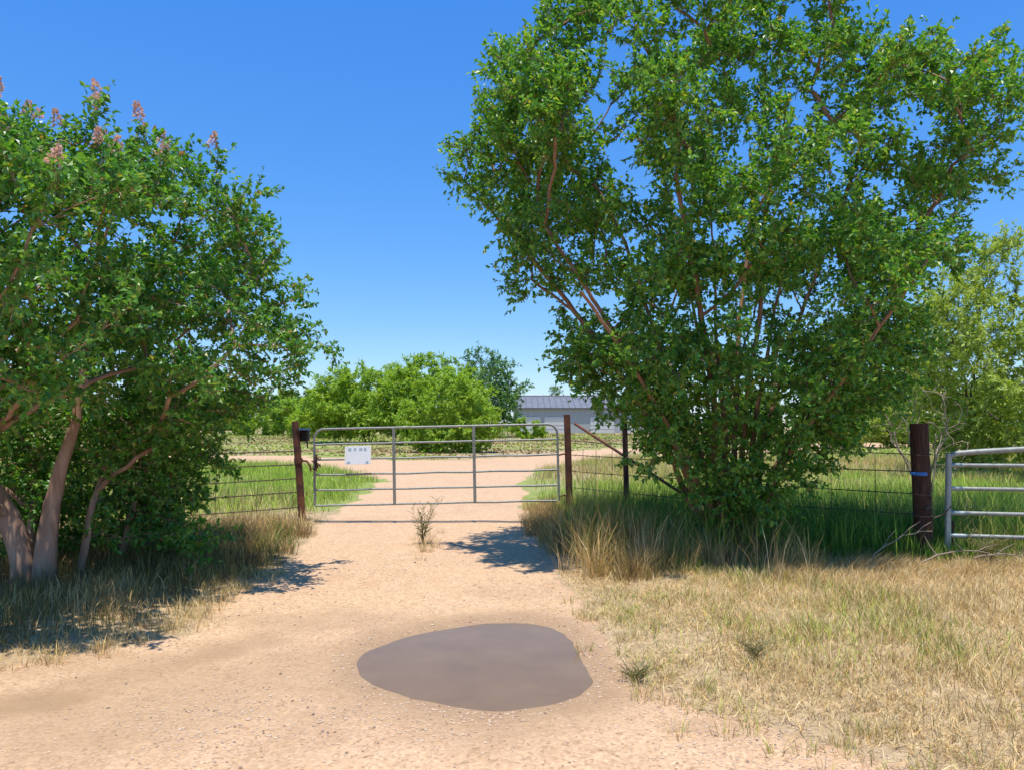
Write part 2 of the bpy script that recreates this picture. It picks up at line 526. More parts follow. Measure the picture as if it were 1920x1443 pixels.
def grow(seeds, A, step, kill, maxit=160, up=0.08, jit=0.25, rg=rng, limbs=None, info=None):
    pos, par, stem = [], [], []
    def spline(line):
        L_ = [np.array(p, float) for p in line]
        if len(L_) < 3: return L_
        E_ = [2 * L_[0] - L_[1]] + L_ + [2 * L_[-1] - L_[-2]]
        out = []
        for i in range(1, len(E_) - 2):
            a, b, c, d = E_[i - 1:i + 3]
            for t in np.linspace(0, 1, 4)[:-1]:
                out.append(0.5 * (2 * b + (c - a) * t + (2 * a - 5 * b + 4 * c - d) * t * t + (3 * b - a - 3 * c + d) * t ** 3))
        return out + [L_[-1]]
    for si, line in enumerate([spline(q) for q in seeds]):
        prev = -1
        for a, b in zip(line[:-1], line[1:]):
            a, b = np.array(a, float), np.array(b, float)
            n = max(1, int(round(np.linalg.norm(b - a) / step)))
            for k in range(n + (1 if prev == -1 else 0)):
                t = (k + (0 if prev == -1 and False else 1)) / n if prev != -1 else k / n
                p = a + (b - a) * min(t, 1)
                pos.append(p + (rg.normal(0, 0.005, 3) if prev != -1 else 0))
                par.append(prev)
                stem.append(si)
                prev = len(pos) - 1
    if info is not None: info['stems'] = len(pos)
    if limbs is not None:
        # lay straight, rising limbs from the stems out to the middle of each clump, nearest clumps first
        todo = list(limbs)
        base = np.array(pos[0])
        todo.sort(key=lambda c: np.linalg.norm(c - base))
        for c in todo:
            Q = np.array(pos)
            v = c - Q
            hd = np.hypot(v[:, 0], v[:, 1])
            cost = np.linalg.norm(v, axis=1) + 3.0 * np.maximum(0, 0.75 * hd - v[:, 2]) + 2.0 * (Q[:, 2] < 0.5)
            i = int(cost.argmin())
            n = int(np.linalg.norm(v[i]) / step)
            if n < 2: continue
            bow = rg.normal(0, 0.05, 3) * n * step
            prev = i
            p0 = Q[i]
            for k in range(1, n + 1):
                t = k / n
                p = p0 + v[i] * t + bow * math.sin(math.pi * t) + rg.normal(0, 0.008, 3)
                pos.append(p)
                par.append(prev)
                stem.append(stem[i])
                prev = len(pos) - 1
    P = np.array(pos)
    free = np.array([P[i][2] > 0.4 for i in range(len(P))])
    nseed = len(P)
    A = np.array(A)
    fi = np.where(free)[0]
    D = np.linalg.norm(A[:, None] - P[None, fi], axis=2)
    near = fi[D.argmin(1)]
    nd = D.min(1)
    kids = {}
    for it in range(maxit):
        if len(A) == 0: break
        dirs = norm(A - P[near])
        act = np.unique(near)
        acc = np.zeros((len(P), 3))
        np.add.at(acc, near, dirs)
        newp, newpar = [], []
        for i in act:
            if kids.get(i, 0) >= 4: continue
            d = acc[i]
            ln = np.linalg.norm(d)
            if ln < 1e-3: d = rg.normal(0, 1, 3); ln = np.linalg.norm(d)
            d = d / ln
            d = d + np.array([0, 0, up]) + rg.normal(0, jit, 3)
            d /= np.linalg.norm(d)
            if par[i] >= 0:
                pd_ = P[i] - P[par[i]]
                d = d + 0.35 * pd_ / (np.linalg.norm(pd_) + 1e-9)
                d /= np.linalg.norm(d)
            newp.append(P[i] + d * step)
            newpar.append(i)
            kids[i] = kids.get(i, 0) + 1
        if not newp: break
        b = len(P)
        NP = np.array(newp)
        P = np.vstack([P, NP])
        par += newpar
        stem += [stem[i] for i in newpar]
        D = np.linalg.norm(A[:, None] - NP[None], axis=2)
        m = D.min(1)
        am = D.argmin(1) + b
        better = m < nd
        near = np.where(better, am, near)
        nd = np.where(better, m, nd)
        # attractors whose nearest node is spent look for another
        keep = nd > kill
        A, near, nd = A[keep], near[keep], nd[keep]
        full = np.where([kids.get(i, 0) >= 4 for i in near])[0] if len(near) else []
        if len(full):
            okn = np.array([j for j in range(len(P)) if kids.get(j, 0) < 4 and (j >= nseed or free[j])])
            D = np.linalg.norm(A[full][:, None] - P[okn][None], axis=2)
            near[full] = okn[D.argmin(1)]
            nd[full] = D.min(1)
            lost = np.zeros(len(A), bool)
            lost[full] = nd[full] > 5 * step
            A, near, nd = A[~lost], near[~lost], nd[~lost]
    return P, np.array(par), np.array(stem)

def radii(P, par, tip, e=2.35):
    n = len(P)
    acc = np.zeros(n)
    r = np.zeros(n)
    for i in range(n - 1, -1, -1):
        r[i] = max(tip, acc[i] ** (1 / e)) if acc[i] > 0 else tip
        if par[i] >= 0: acc[par[i]] += r[i] ** e
    return r

def tubes(P, par, r, sel):
    """tapered tubes along every chain of the selected nodes"""
    kids = {}
    for i in np.where(sel)[0]:
        kids.setdefault(par[i], []).append(i)
    V, F4 = [], []
    nv = 0
    starts = list(kids.get(-1, []))
    todo = [(-1, s) for s in starts]
    while todo:
        p0, i = todo.pop()
        chain = [] if p0 < 0 else [p0]
        rad = [] if p0 < 0 else [min(r[p0], r[i] * 1.25)]
        while True:
            chain.append(i)
            rad.append(r[i])
            ks = sorted(kids.get(i, []), key=lambda q: -r[q])
            for q in ks[1:]: todo.append((i, q))
            if not ks: break
            i = ks[0]
        if len(chain) < 2: continue
        m = max(rad)
        ns = 10 if m > 0.05 else 7 if m > 0.02 else 4 if m > 0.008 else 3
        C = P[chain]
        T = norm(np.gradient(C, axis=0))
        ref = np.array([1.0, 0.1, 0]) if abs(T[0][2]) > 0.7 else np.array([0, 0.1, 1.0])
        U = norm(np.cross(T, ref))
        W = np.cross(T, U)
        a = np.arange(ns) * 2 * math.pi / ns
        R = np.array(rad)[:, None, None]
        if m > 0.03:
            R = R * (1 + 0.1 * np.sin(a * 3 + 1.3 * C[0][0])[None, :, None])
        ring = C[:, None] + R * (U[:, None] * np.cos(a)[None, :, None] + W[:, None] * np.sin(a)[None, :, None])
        V.append(ring.reshape(-1, 3))
        idx = nv + np.arange(len(chain) * ns).reshape(len(chain), ns)
        nx = np.roll(idx, -1, axis=1)
        F4.append(np.stack([idx[:-1], nx[:-1], nx[1:], idx[1:]], -1).reshape(-1, 4))
        nv += len(chain) * ns
    return np.vstack(V), np.vstack(F4)

def leaf_cards(P, D, U, L, W, fold=0.25, droop=0.1):
    n = len(P)
    D = norm(D)
    Sd = norm(np.cross(D, U))
    N = np.cross(Sd, D)
    L, W = L[:, None], W[:, None]
    V = np.empty((n, 4, 3))
    V[:, 0] = P
    V[:, 1] = P + D * L * .46 + Sd * W * .5 + N * W * fold
    V[:, 2] = P + D * L - N * L * droop
    V[:, 3] = P + D * L * .46 - Sd * W * .5 + N * W * fold
    b = (np.arange(n) * 4)[:, None]
    F = np.concatenate([b + np.array([[0, 1, 2]]), b + np.array([[0, 2, 3]])])
    return V.reshape(-1, 3), F

def quad_cards(P, D, U, L, W):
    """pointed four-cornered leaflet"""
    n = len(P)
    D = norm(D)
    Sd = norm(np.cross(D, U))
    L, W = L[:, None], W[:, None]
    V = np.empty((n, 4, 3))
    V[:, 0] = P
    V[:, 1] = P + D * L * .45 + Sd * W * .5
    V[:, 2] = P + D * L
    V[:, 3] = P + D * L * .45 - Sd * W * .5
    F = (np.arange(n) * 4)[:, None] + np.array([[0, 1, 2, 3]])
    return V.reshape(-1, 3), F

def crown_points(profile, ncl, npts, rcl, cy, rg, yf=None, shell=0.35, seed=0):
    """attractors gathered in clumps inside a stack of ellipses: profile rows are z, xmin, xmax, depth"""
    pr = np.array(profile)
    zs = pr[:, 0]
    cl = []
    wz = np.interp(np.linspace(zs[0], zs[-1], 200), zs, (pr[:, 2] - pr[:, 1]) * pr[:, 3])
    zz = np.linspace(zs[0], zs[-1], 200)
    wz = wz / wz.sum()
    while len(cl) < ncl:
        z = rg.choice(zz, p=wz) + rg.normal(0, 0.02)
        a, b, d = (np.interp(z, zs, pr[:, k]) for k in (1, 2, 3))
        t = rg.uniform(0, 2 * math.pi)
        q = rg.uniform(shell, 1) ** 0.6
        hw = max((b - a) / 2 - rcl * 0.65, 0.1)
        x = (a + b) / 2 + hw * q * math.cos(t)
        y = cy + max(d - rcl * 0.6, 0.1) * q * math.sin(t)
        if yf is not None and y < yf(x, z): continue
        cl.append((x, y, z))
    cl = np.array(cl)
    k = rg.integers(0, ncl, npts)
    off = norm(rg.normal(0, 1, (npts, 3))) * (rg.uniform(0, 1, npts) ** 0.45)[:, None] * (rcl * rg.uniform(0.55, 1.2, ncl)[k])[:, None]
    off[:, 2] *= 0.8
    A = cl[k] + off
    A = A[A[:, 2] > zs[0] - 0.2]
    return A, cl

def add_tree(name, label, cat, base, seeds, A, step, kill, leafmat, barkmat, twigs, lpt, leafL, leafW, tip=0.0035, thin=0.011, rmin=None, group=None,
             narrow=False, up=0.08, twigL=(0.14, 0.3), rg=None, droop=0.0, split_stems=True, upleaf=0.75, tw_mesh=True, limbs=None):
    rg = rg or np.random.default_rng(5)
    info = {}
    P, par, stem = grow(seeds, A, step, kill, up=up, rg=rg, limbs=limbs, info=info)
    r = radii(P, par, tip)
    if rmin is not None: rmin.limit = info['stems']
    if rmin is not None:
        for i in range(len(P)):
            r[i] = max(r[i], rmin(stem[i], P[i], i, par)) if stem[i] >= 0 else r[i]
        for i in range(len(P)):
            if par[i] >= 0: r[i] = min(r[i], r[par[i]] * 1.0 if r[par[i]] > 0.03 else r[i])
    root = empty(name, base)
    B = np.array(base)
    ids = range(len(seeds)) if split_stems else [None]
    for s in ids:
        sel = (stem == s) if s is not None else np.ones(len(P), bool)
        V, F = tubes(P, par, r, sel)
        link('trunk', np_mesh('trunk', V - B, [F], barkmat, smooth=True), root)
    # twigs and leaves
    parpos = P[np.maximum(par, 0)]
    bdir = norm(P - parpos)
    cand = np.where((r < thin) & (par >= 0))[0]
    cen = A.mean(0)
    ti = np.repeat(cand, twigs)
    n = len(ti)
    t0 = P[ti] - bdir[ti] * (rg.uniform(0, 1, n) * step)[:, None]
    outw = norm(t0 - cen)
    td = norm(0.55 * bdir[ti] + 0.45 * outw + np.array([0, 0, 0.25 - droop]) + rg.normal(0, 0.55, (n, 3)))
    tl = rg.uniform(twigL[0], twigL[1], n)
    t1 = t0 + td * tl[:, None]
    t1[:, 2] -= droop * tl * 0.5
    if tw_mesh:
        u = norm(np.cross(td, np.array([0.3, 0.2, 1.0])))
        w = np.cross(td, u)
        ring = []
        for k in range(3):
            a = 2 * math.pi * k / 3
            ring.append(t0 + (u * math.cos(a) + w * math.sin(a)) * tip * 0.75)
        V = np.stack(ring + [t1], 1).reshape(-1, 3)
        b = (np.arange(n) * 4)[:, None]
        F = np.concatenate([b + np.array([[0, 1, 3]]), b + np.array([[1, 2, 3]]), b + np.array([[2, 0, 3]])])
        tag(link('twigs', np_mesh('twigs', V - B, [F], barkmat), root), kind='stuff')
    li = np.repeat(np.arange(n), lpt)
    m = len(li)
    f = rg.uniform(0.1, 1.05, m)
    lp = t0[li] + (t1 - t0)[li] * f[:, None]
    ld = norm(0.6 * td[li] + rg.normal(0, 0.7, (m, 3)) + np.array([0, 0, -0.15 - droop]))
    lu = norm(np.array([0, 0, upleaf]) + 0.35 * outw[li] + rg.normal(0, 0.5, (m, 3)))
    sc = rg.uniform(0.5, 1.3, m)
    fn = quad_cards if narrow else leaf_cards
    V, F = fn(lp, ld, lu, leafL * sc, leafW * sc)
    tag(link('crown', np_mesh('crown', V - B, [F], leafmat), root), kind='stuff')
    tag(root, label, cat, group)
    print(name, 'nodes', len(P), 'leaves', m)
    return root, P, par, r

def seg_r(table):
    """minimum radius by stem from (height, radius) rows"""
    def f(s, p, i, par):
        t = table.get(s)
        if t is None or i >= f.limit: return 0.0
        return float(np.interp(p[2], [q[0] for q in t], [q[1] for q in t], right=0.0))
    f.limit = 10 ** 9
    return f

# right-hand crepe myrtle: a vase of many slim stems
def right_tree():
    rg = np.random.default_rng(21)
    prof = [(0.8, 2.3, 2.95, 0.4), (1.2, 1.8, 3.5, 0.8), (1.7, 1.15, 4.2, 1.3), (2.3, 0.5, 5.0, 1.7), (2.9, -0.05, 5.3, 2.0), (3.7, -0.5, 5.6, 2.1),
            (4.3, -0.95, 5.95, 2.2), (5.0, -1.25, 6.3, 2.2), (5.5, -0.8, 6.3, 2.1), (6.1, -0.4, 5.8, 1.9), (6.8, -0.15, 4.95, 1.7), (7.3, 0.8, 4.4, 1.2)]
    A, cl = crown_points(prof, 190, 5600, 0.49, 9.45, rg, shell=0.38)
    # a filled, twiggy lower skirt and the limb that reaches out at the upper right
    A2, _ = crown_points([(0.8, 2.3, 3.0, 0.4), (1.2, 1.8, 3.5, 0.8), (1.6, 1.2, 4.1, 1.2), (2.2, 0.55, 5.0, 1.6), (2.8, 0.1, 5.3, 1.8)], 80, 1500, 0.38, 9.3, rg, shell=0.5)
    for cx_, cy_, cz_ in ((4.45, 9.2, 2.1), (4.6, 9.5, 2.4), (3.7, 8.9, 1.5), (2.7, 8.8, 0.95), (2.2, 8.75, 1.2), (3.2, 8.8, 1.2), (2.75, 8.6, 1.5), (1.75, 8.9, 1.5), (2.4, 9.0, 0.75), (3.0, 9.0, 0.8), (3.5, 8.7, 1.75)):
        A2 = np.vstack([A2, np.array([cx_, cy_, cz_]) + rg.normal(0, 0.17, (45, 3))])
    limb = np.array([6.0, 9.3, 5.9]) + rg.normal(0, 1, (60, 3)) * np.array([0.3, 0.25, 0.2])
    A = np.vstack([A, A2, limb])
    b = (2.6, 9.2, 0.03)
    seeds = []
    aim = [(-2.3, -0.4, 4.2), (-1.5, 0.9, 5.2), (-0.9, -1.2, 4.6), (-0.25, 0.3, 6.2), (0.4, -1.0, 5.4), (0.7, 1.2, 5.4), (1.2, -0.2, 6.0), (2.0, 0.7, 5.4), (2.6, -0.5, 4.4),
           (-1.9, -1.0, 3.3), (3.2, 0.2, 5.4), (-3.3, 0.3, 5.1), (1.8, -1.3, 3.6), (-0.9, 0.2, 5.9)]
    for k, (dx, dy, dz) in enumerate(aim):
        a = 2.4 * k
        rr = 0.05 + 0.13 * rg.random()
        p0 = np.array([b[0] + rr * math.cos(a) * 1.3, b[1] + rr * math.sin(a), -0.03])
        pts = [p0]
        for t in (0.15, 0.3, 0.45, 0.6, 0.8, 1.0):
            q = np.array([b[0] + dx * (0.06 + 0.90 * t ** 1.35), b[1] + dy * t ** 1.2, dz * t * 0.92])
            pts.append(q + rg.normal(0, 0.022, 3))
        seeds.append(pts)
    tb = {k: [(0, 0.056 - 0.0015 * k), (1.0, 0.042 - 0.001 * k), (2.2, 0.025), (3.6, 0.013), (5.4, 0.006)] for k in range(14)}
    f = seg_r(tb)
    return add_tree('crepe_myrtle_tree', 'tall vase shaped crepe myrtle with many slim stems, right of the driveway', 'tree', b, seeds, A, 0.12, 0.15, M['leaf_r'], M['bark'],
                    3, 14, 0.064, 0.038, rmin=f, rg=rg, up=0.12, limbs=cl)

def left_tree():
    rg = np.random.default_rng(33)
    prof = [(1.3, -6.9, -3.1, 1.3), (1.8, -7.2, -2.75, 1.8), (2.3, -7.5, -2.3, 2.3), (2.8, -7.5, -2.25, 2.4), (3.4, -7.4, -1.85, 2.3), (3.8, -7.2, -1.9, 2.2), (4.2, -6.8, -2.5, 1.9), (4.5, -6.3, -3.1, 1.4), (4.75, -5.5, -3.9, 0.7)]
    def yf(x, z): return 5.6 if z > 1.9 else 7.6
    A, cl = crown_points(prof, 140, 3900, 0.47, 7.8, rg, yf=yf, shell=0.2)
    low, _ = crown_points([(0.55, -5.9, -3.4, 0.8), (1.2, -6.2, -2.95, 1.0), (1.9, -6.4, -2.65, 1.2)], 85, 1700, 0.36, 8.6, rg, shell=0.1)
    for k_ in range(22):
        c_ = np.array([rg.uniform(-6.0, -3.45), rg.uniform(8.0, 9.2), rg.uniform(0.45, 1.1)])
        low = np.vstack([low, c_ + rg.normal(0, 0.15, (34, 3))])
    front, cl3 = crown_points([(1.45, -6.4, -3.5, 0.5), (1.9, -6.6, -3.2, 0.8), (2.5, -6.9, -2.9, 0.8)], 44, 760, 0.36, 6.75, rg, shell=0.0)
    front2, cl2 = crown_points([(1.9, -6.2, -3.0, 0.6), (2.6, -6.4, -2.35, 0.9), (3.4, -6.2, -2.4, 0.8), (3.9, -5.6, -2.8, 0.5)], 50, 900, 0.40, 5.6, rg, shell=0.0)
    tip = np.array([-2.4, 8.0, 2.45]) + rg.normal(0, 1, (50, 3)) * np.array([0.15, 0.4, 0.25])
    A = np.vstack([A, low, front, front2, tip])
    b = (-4.6, 7.5, 0.04)
    seeds = [[(-4.68, 7.45, -0.03), (-4.70, 7.45, 0.35), (-4.86, 7.44, 0.75), (-5.10, 7.42, 1.10), (-5.45, 7.35, 1.6), (-5.6, 7.3, 2.1)],
             [(-4.50, 7.47, -0.03), (-4.49, 7.47, 0.4), (-4.46, 7.5, 0.85), (-4.38, 7.52, 1.25), (-4.30, 7.6, 1.7), (-4.2, 7.6, 2.4)],
             [(-4.22, 8.35, -0.03), (-4.16, 8.38, 0.5), (-4.0, 8.4, 1.1), (-3.75, 8.4, 1.7), (-3.4, 8.4, 2.2)],
             [(-4.32, 7.75, -0.03), (-4.28, 7.85, 0.7), (-4.2, 8.1, 1.4), (-4.1, 8.2, 2.1)],
             [(-4.40, 8.35, -0.03), (-4.2, 8.7, 0.6), (-3.95, 8.9, 1.1), (-3.7, 9.0, 1.6)],
             [(-4.85, 7.75, -0.03), (-4.95, 8.0, 0.7), (-5.15, 8.3, 1.4), (-5.4, 8.5, 2.0)]]
    tb = {0: [(0, 0.125), (0.3, 0.105), (1.0, 0.10), (1.7, 0.06), (2.2, 0.03)], 1: [(0, 0.115), (0.4, 0.098), (1.0, 0.07), (1.7, 0.045), (2.5, 0.02)],
          2: [(0, 0.042), (1.5, 0.025)], 3: [(0, 0.045), (1.5, 0.028)], 4: [(0, 0.03), (1.3, 0.02)], 5: [(0, 0.04), (1.5, 0.025)]}
    f = seg_r(tb)
    root, P, par, r = add_tree('crepe_myrtle_tree', 'broad crepe myrtle with thick forked tan trunk and pink flowers, left of the driveway', 'tree', b, seeds, A, 0.12, 0.15,
                               M['leaf_l'], M['bark_pale'], 3, 13, 0.063, 0.037, rmin=f, rg=rg, limbs=np.vstack([cl, cl2, cl3]))
    # flower panicles on the outermost top twigs
    n = 90
    h = rg.uniform(0, 1, n)
    a = rg.uniform(0, 2 * math.pi, n)
    rad = 0.055 * (1 - 0.75 * h) * rg.uniform(0.6, 1, n)
    Pp = np.stack([rad * np.cos(a), rad * np.sin(a), h * 0.17], 1)
    V, F = quad_cards(Pp, norm(Pp * np.array([1, 1, 0.3]) + rg.normal(0, 0.02, (n, 3))), norm(rg.normal(0, 1, (n, 3))), np.full(n, 0.036), np.full(n, 0.030))
    fm = np_mesh('flower_cluster', V, [F], M['petal'])
    tips = np.where(r < 0.004)[0]
    cen = np.array([-4.8, 7.8, 2.6])
    score = (P[tips] - cen) @ np.array([0.12, -0.35, 1.0])
    top = tips[np.argsort(-score)]
    chosen = []
    for i in top:
        p = P[i]
        if all(np.linalg.norm(p - q) > 0.38 for q in chosen):
            chosen.append(p)
        if len(chosen) >= 34: break
    for p in chosen:
        o = tag(link('flower_cluster', fm, root), kind='stuff')
        o.location = tuple(p - np.array(b) + np.array([0, 0, 0.14]))
        o.rotation_euler = (rg.normal(0, 0.35), rg.normal(0, 0.35), rg.uniform(0, 6))
        s = rg.uniform(0.6, 0.95)
        o.scale = (s, s, s)
right_tree()
left_tree()

def scrub(name, label, cx, cy, w, d, h, mat, leafL, leafW, ncl, rg_seed, group=None, low=0.12, lpt=10, twigs=2, cat='tree', trunk_lean=0.0, rcl=None, nst=4, bark='bark_dark', napp=9, stepk=1.0, tw_mesh=False):
    rg = np.random.default_rng(rg_seed)
    gz = float(ground_z(cx, cy))
    prof = [(gz + h * low, cx - w * .36, cx + w * .36, d * .36), (gz + h * .3, cx - w * .5, cx + w * .5, d * .5), (gz + h * .55, cx - w * .48, cx + w * .48, d * .48),
            (gz + h * .8, cx - w * .36, cx + w * .36, d * .36), (gz + h * .95, cx - w * .18, cx + w * .18, d * .18)]
    rcl = rcl or h * 0.15
    A, cl = crown_points(prof, ncl, ncl * napp, rcl, cy, rg, shell=0.35)
    seeds = []
    for k in range(nst):
        a = 2 * math.pi * k / nst + rg.uniform(0, 1)
        x0, y0 = cx + 0.15 * math.cos(a) - trunk_lean * w * .2, cy + 0.15 * math.sin(a)
        q = h * 0.16
        seeds.append([(x0, y0, gz - 0.05), (x0 + 0.5 * q * math.cos(a) + trunk_lean * q, y0 + .5 * q * math.sin(a), gz + q), (x0 + 1.5 * q * math.cos(a) + trunk_lean * 2 * q, y0 + 1.5 * q * math.sin(a), gz + 2 * q)])
    st = h * 0.042 * stepk
    return add_tree(name, label, cat, (cx, cy, gz), seeds, A, st, st * 1.3, mat, M[bark], twigs, lpt, leafL, leafW, tip=0.006 * h / 6, thin=0.02 * h / 6, group=group,
                    narrow=True, twigL=(0.05 * h, 0.11 * h), rg=rg, droop=0.25, split_stems=False, tw_mesh=tw_mesh)[0]

# mesquite behind the right-hand fence
scrub('mesquite_tree', 'large feathery yellow green mesquite tree behind the side gate at far right', 15.2, 22.5, 8.6, 7.0, 7.3, M['leaf_m'], 0.16, 0.055, 260, 51, low=0.06, lpt=22, twigs=3, trunk_lean=-0.2, rcl=0.8, tw_mesh=True, napp=8)
# the clump in the middle distance
scrub('mesquite_tree', 'wide yellow green mesquite above the white sign in the middle distance', -10.6, 57, 11.5, 7, 6.0, M['leaf_b'], 0.30, 0.10, 230, 52, lpt=16, rcl=0.75)
scrub('mesquite_tree', 'tallest rounded yellow green mesquite in the middle of the distant clump', -5.6, 54, 9.0, 6.5, 6.3, M['leaf_b'], 0.30, 0.10, 210, 53, lpt=16, rcl=0.75)
scrub('scrub_bush', 'round bright green bush low to the ground beyond the gate, front of the clump', -3.2, 40, 5.6, 4.2, 4.2, M['leaf_b'], 0.19, 0.07, 110, 54, low=0.02, cat='bush', lpt=15)
scrub('shade_tree', 'darker blue green tree behind the distant clump, next to the shed', -2.6, 74, 8.4, 6.5, 8.6, M['leaf_d'], 0.34, 0.12, 120, 55, lpt=14)
scrub('scrub_bush', 'small bright green bush in front of the distant shed doors', 1.3, 62, 3.4, 2.5, 1.9, M['leaf_b'], 0.2, 0.07, 26, 56, low=0.02, cat='bush')
scrub('mesquite_tree', 'pale green rounded scrub tree behind the left gate post', -26.0, 84, 12, 8, 4.9, M['leaf_b'], 0.34, 0.12, 100, 57, low=0.03)
scrub('mesquite_tree', 'low pale scrub tree left of the distant clump', -17.6, 72, 7.5, 5, 3.9, M['leaf_b'], 0.3, 0.11, 70, 58, low=0.03)
scrub('mesquite_tree', 'small tree showing above the roof of the distant shed', 6.4, 116, 5.5, 5, 6.6, M['leaf_far'], 0.4, 0.13, 35, 59)

def copy_tree(o, loc, rz, sc, label, group):
    c = o.copy()
    COL.objects.link(c)
    c.location = loc
    c.rotation_euler = (0, 0, rz)
    c.scale = (sc, sc, sc)
    c['label'] = label
    c['group'] = group
    for ch in list(o.children):
        k = ch.copy()
        COL.objects.link(k)
        k.parent = c
    return c

FG = 'scrub trees along the far edge of the pasture'
FL = 'hazy green scrub tree in the far line along the pasture edge'
far0 = scrub('scrub_tree', FL, -46, 120, 15, 10, 6.5, M['leaf_far'], 0.5, 0.2, 90, 61, group=FG, low=0.03, lpt=14)
rr = random.Random(4)
FHL = 'hazy scrub tree of the far line hidden behind nearer trees'
far0['label'] = 'far scrub tree low on the horizon, left of the left gate post'
for x, y, sc, lab in ((-24.4, 114, 1.05, 'hazy scrub tree peeping out behind the left end of the middle clump'), (36.8, 119, 0.95, 'hazy scrub tree on the horizon glimpsed through the stems of the right tree'),
                      (-80, 117, 1.0, FHL), (-65, 110, 0.9, FHL), (-36, 135, 1.1, FHL), (26, 138, 1.0, FHL), (58, 126, 1.1, FHL)):
    copy_tree(far0, (x, y, float(ground_z(x, y))), rr.uniform(0, 6), sc, lab, FG)
G2 = 'scrub trees behind the right pasture'
L2 = 'green scrub tree behind the right hand pasture, seen past the fence'
mid0 = scrub('scrub_tree', L2, 22, 48, 8, 6, 4.4, M['leaf_m'], 0.24, 0.08, 100, 62, group=G2, low=0.03, lpt=14)
mid0['label'] = 'green scrub tree beyond the wire fence, left of the tall wooden post'
for x, y, sc, lab in [(29, 44, 1.15, 'green scrub tree low behind the side gate at the right edge'), (31, 60, 1.3, 'green scrub tree farther back, straight behind the tall wooden post')]:
    copy_tree(mid0, (x, y, float(ground_z(x, y))), x, sc, lab, G2)
G3 = 'scrub trees behind the left pasture'
L3 = 'green scrub tree behind the left hand pasture, hidden by the crepe myrtle'
for x, y, sc in [(-33, 46, 0.8), (-41, 52, 1.0), (-28, 55, 0.75)]:
    copy_tree(mid0, (x, y, float(ground_z(x, y))), x, sc, L3, G3)

# dry, leafless shrub behind the big wooden post
def dry_shrub(cx, cy, h, label, seed):
    rg = np.random.default_rng(seed)
    gz = float(ground_z(cx, cy))
    A = np.array([cx, cy, gz + h * .68]) + norm(rg.normal(0, 1, (240, 3))) * (rg.uniform(0.1, 1, 240) ** .5)[:, None] * np.array([h * .4, h * .35, h * .38])
    seeds = [[(cx + .04 * k, cy, gz - .03), (cx + .12 * (k - 1), cy, gz + h * .25)] for k in range(3)]
    P, par, stem = grow(seeds, A, h * .05, h * .06, rg=rg)
    r = radii(P, par, 0.005)
    root = empty('dry_shrub', (cx, cy, gz))
    V, F = tubes(P, par, r, np.ones(len(P), bool))
    link('stem', np_mesh('stem', V - np.array([cx, cy, gz]), [F], M['bark_greytwig'], True), root)
    tag(root, label, 'shrub')
M['bark_greytwig'] = bark_mat('dry_twig', (0.20, 0.15, 0.10), (0.30, 0.23, 0.16), (0.40, 0.33, 0.24))
dry_shrub(6.9, 12.9, 2.2, 'leafless grey brown shrub just behind the tall dark wooden post', 71)

# ------------------------------------------------------------------ posts, fences and gates
def gz(x, y): return float(ground_z(np.array([x]), np.array([y]))[0])

def pipe_post(base, top, r, mat, name='post', parent=None, cap=True):
    b, t = Vector(base), Vector(top)
    if parent: b, t = b - parent.location, t - parent.location
    mb = MB()
    n = 7
    pts = [b.lerp(t, i / n) for i in range(n + 1)]
    mb.tube(pts, [r * (1 + 0.02 * math.sin(3.1 * i)) for i in range(n + 1)], 12)
    return mb.build(name, mat, parent, smooth=True)

# left gate post: leaning rusty pipe with a keypad box behind its top
gp = empty('gate_post', (-3.44, 12.76, 0.0))
tag(gp, 'leaning rusty pipe gate post on the left, beside the sign end of the gate', 'post')
mb = MB(); mb.tube([(0, 0, -0.15), (-0.07, -0.02, 0.8), (-0.145, -0.04, 1.66)], [0.062, 0.058, 0.056], 14); mb.build('post', M['rust'], gp, True)
mb = MB(); mb.tube([(-0.06, -0.02, 1.02), (0.06, -0.03, 1.0), (0.11, -0.03, 0.93), (0.125, -0.03, 0.84)], 0.018, 8); mb.build('latch_hook', M['rust'], gp, True)
mb = MB(); mb.tube([(-0.083, -0.025, 0.97), (-0.087, -0.025, 1.05)], 0.07, 14); mb.build('collar', M['rust'], gp, True)
mb = MB(); mb.tube([(-0.1, -0.03, 0.28), (-0.1, -0.03, 0.28 + 0.03)], 0.03, 8)
kb = empty('keypad_box', (-3.47, 12.79, 1.42))
tag(kb, 'small black box fixed near the top of the left gate post', 'box')
mb = MB(); mb.box((0.02, 0.03, 0), (0.16, 0.12, 0.20)); mb.build('housing', M['black'], kb, bevel=0.03)
mb = MB(); mb.box((0.02, -0.02, 0.105), (0.20, 0.20, 0.015), Matrix.Rotation(0.12, 4, 'X')); mb.build('hood', M['black'], kb, bevel=0.005)
mb = MB(); mb.tube([(-0.10, -0.02, 0.0), (-0.03, 0.01, 0.0)], 0.018, 8); mb.build('bracket', M['rust_dark'], kb, True)
mb = MB(); mb.tube([(0.065, 0.03, -0.09), (0.07, 0.03, -0.2)], 0.012, 8); mb.build('conduit', M['rust_dark'], kb, True)

gp2 = empty('gate_post', (0.96, 12.83, 0.0))
tag(gp2, 'upright rusty pipe gate post on the right, at the hinge end of the gate', 'post')
mb = MB(); mb.tube([(0.0, 0, -0.15), (-0.02, 0, 0.85), (-0.045, 0, 1.77)], [0.06, 0.057, 0.055], 14); mb.build('post', M['rust'], gp2, True)
for z in (0.44, 1.12):
    mb = MB(); mb.tube([(-0.02, -0.0, z), (-0.12, -0.08, z), (-0.2, -0.12, z - 0.02)], 0.014, 8); mb.build('hinge', M['rust'], gp2, True)

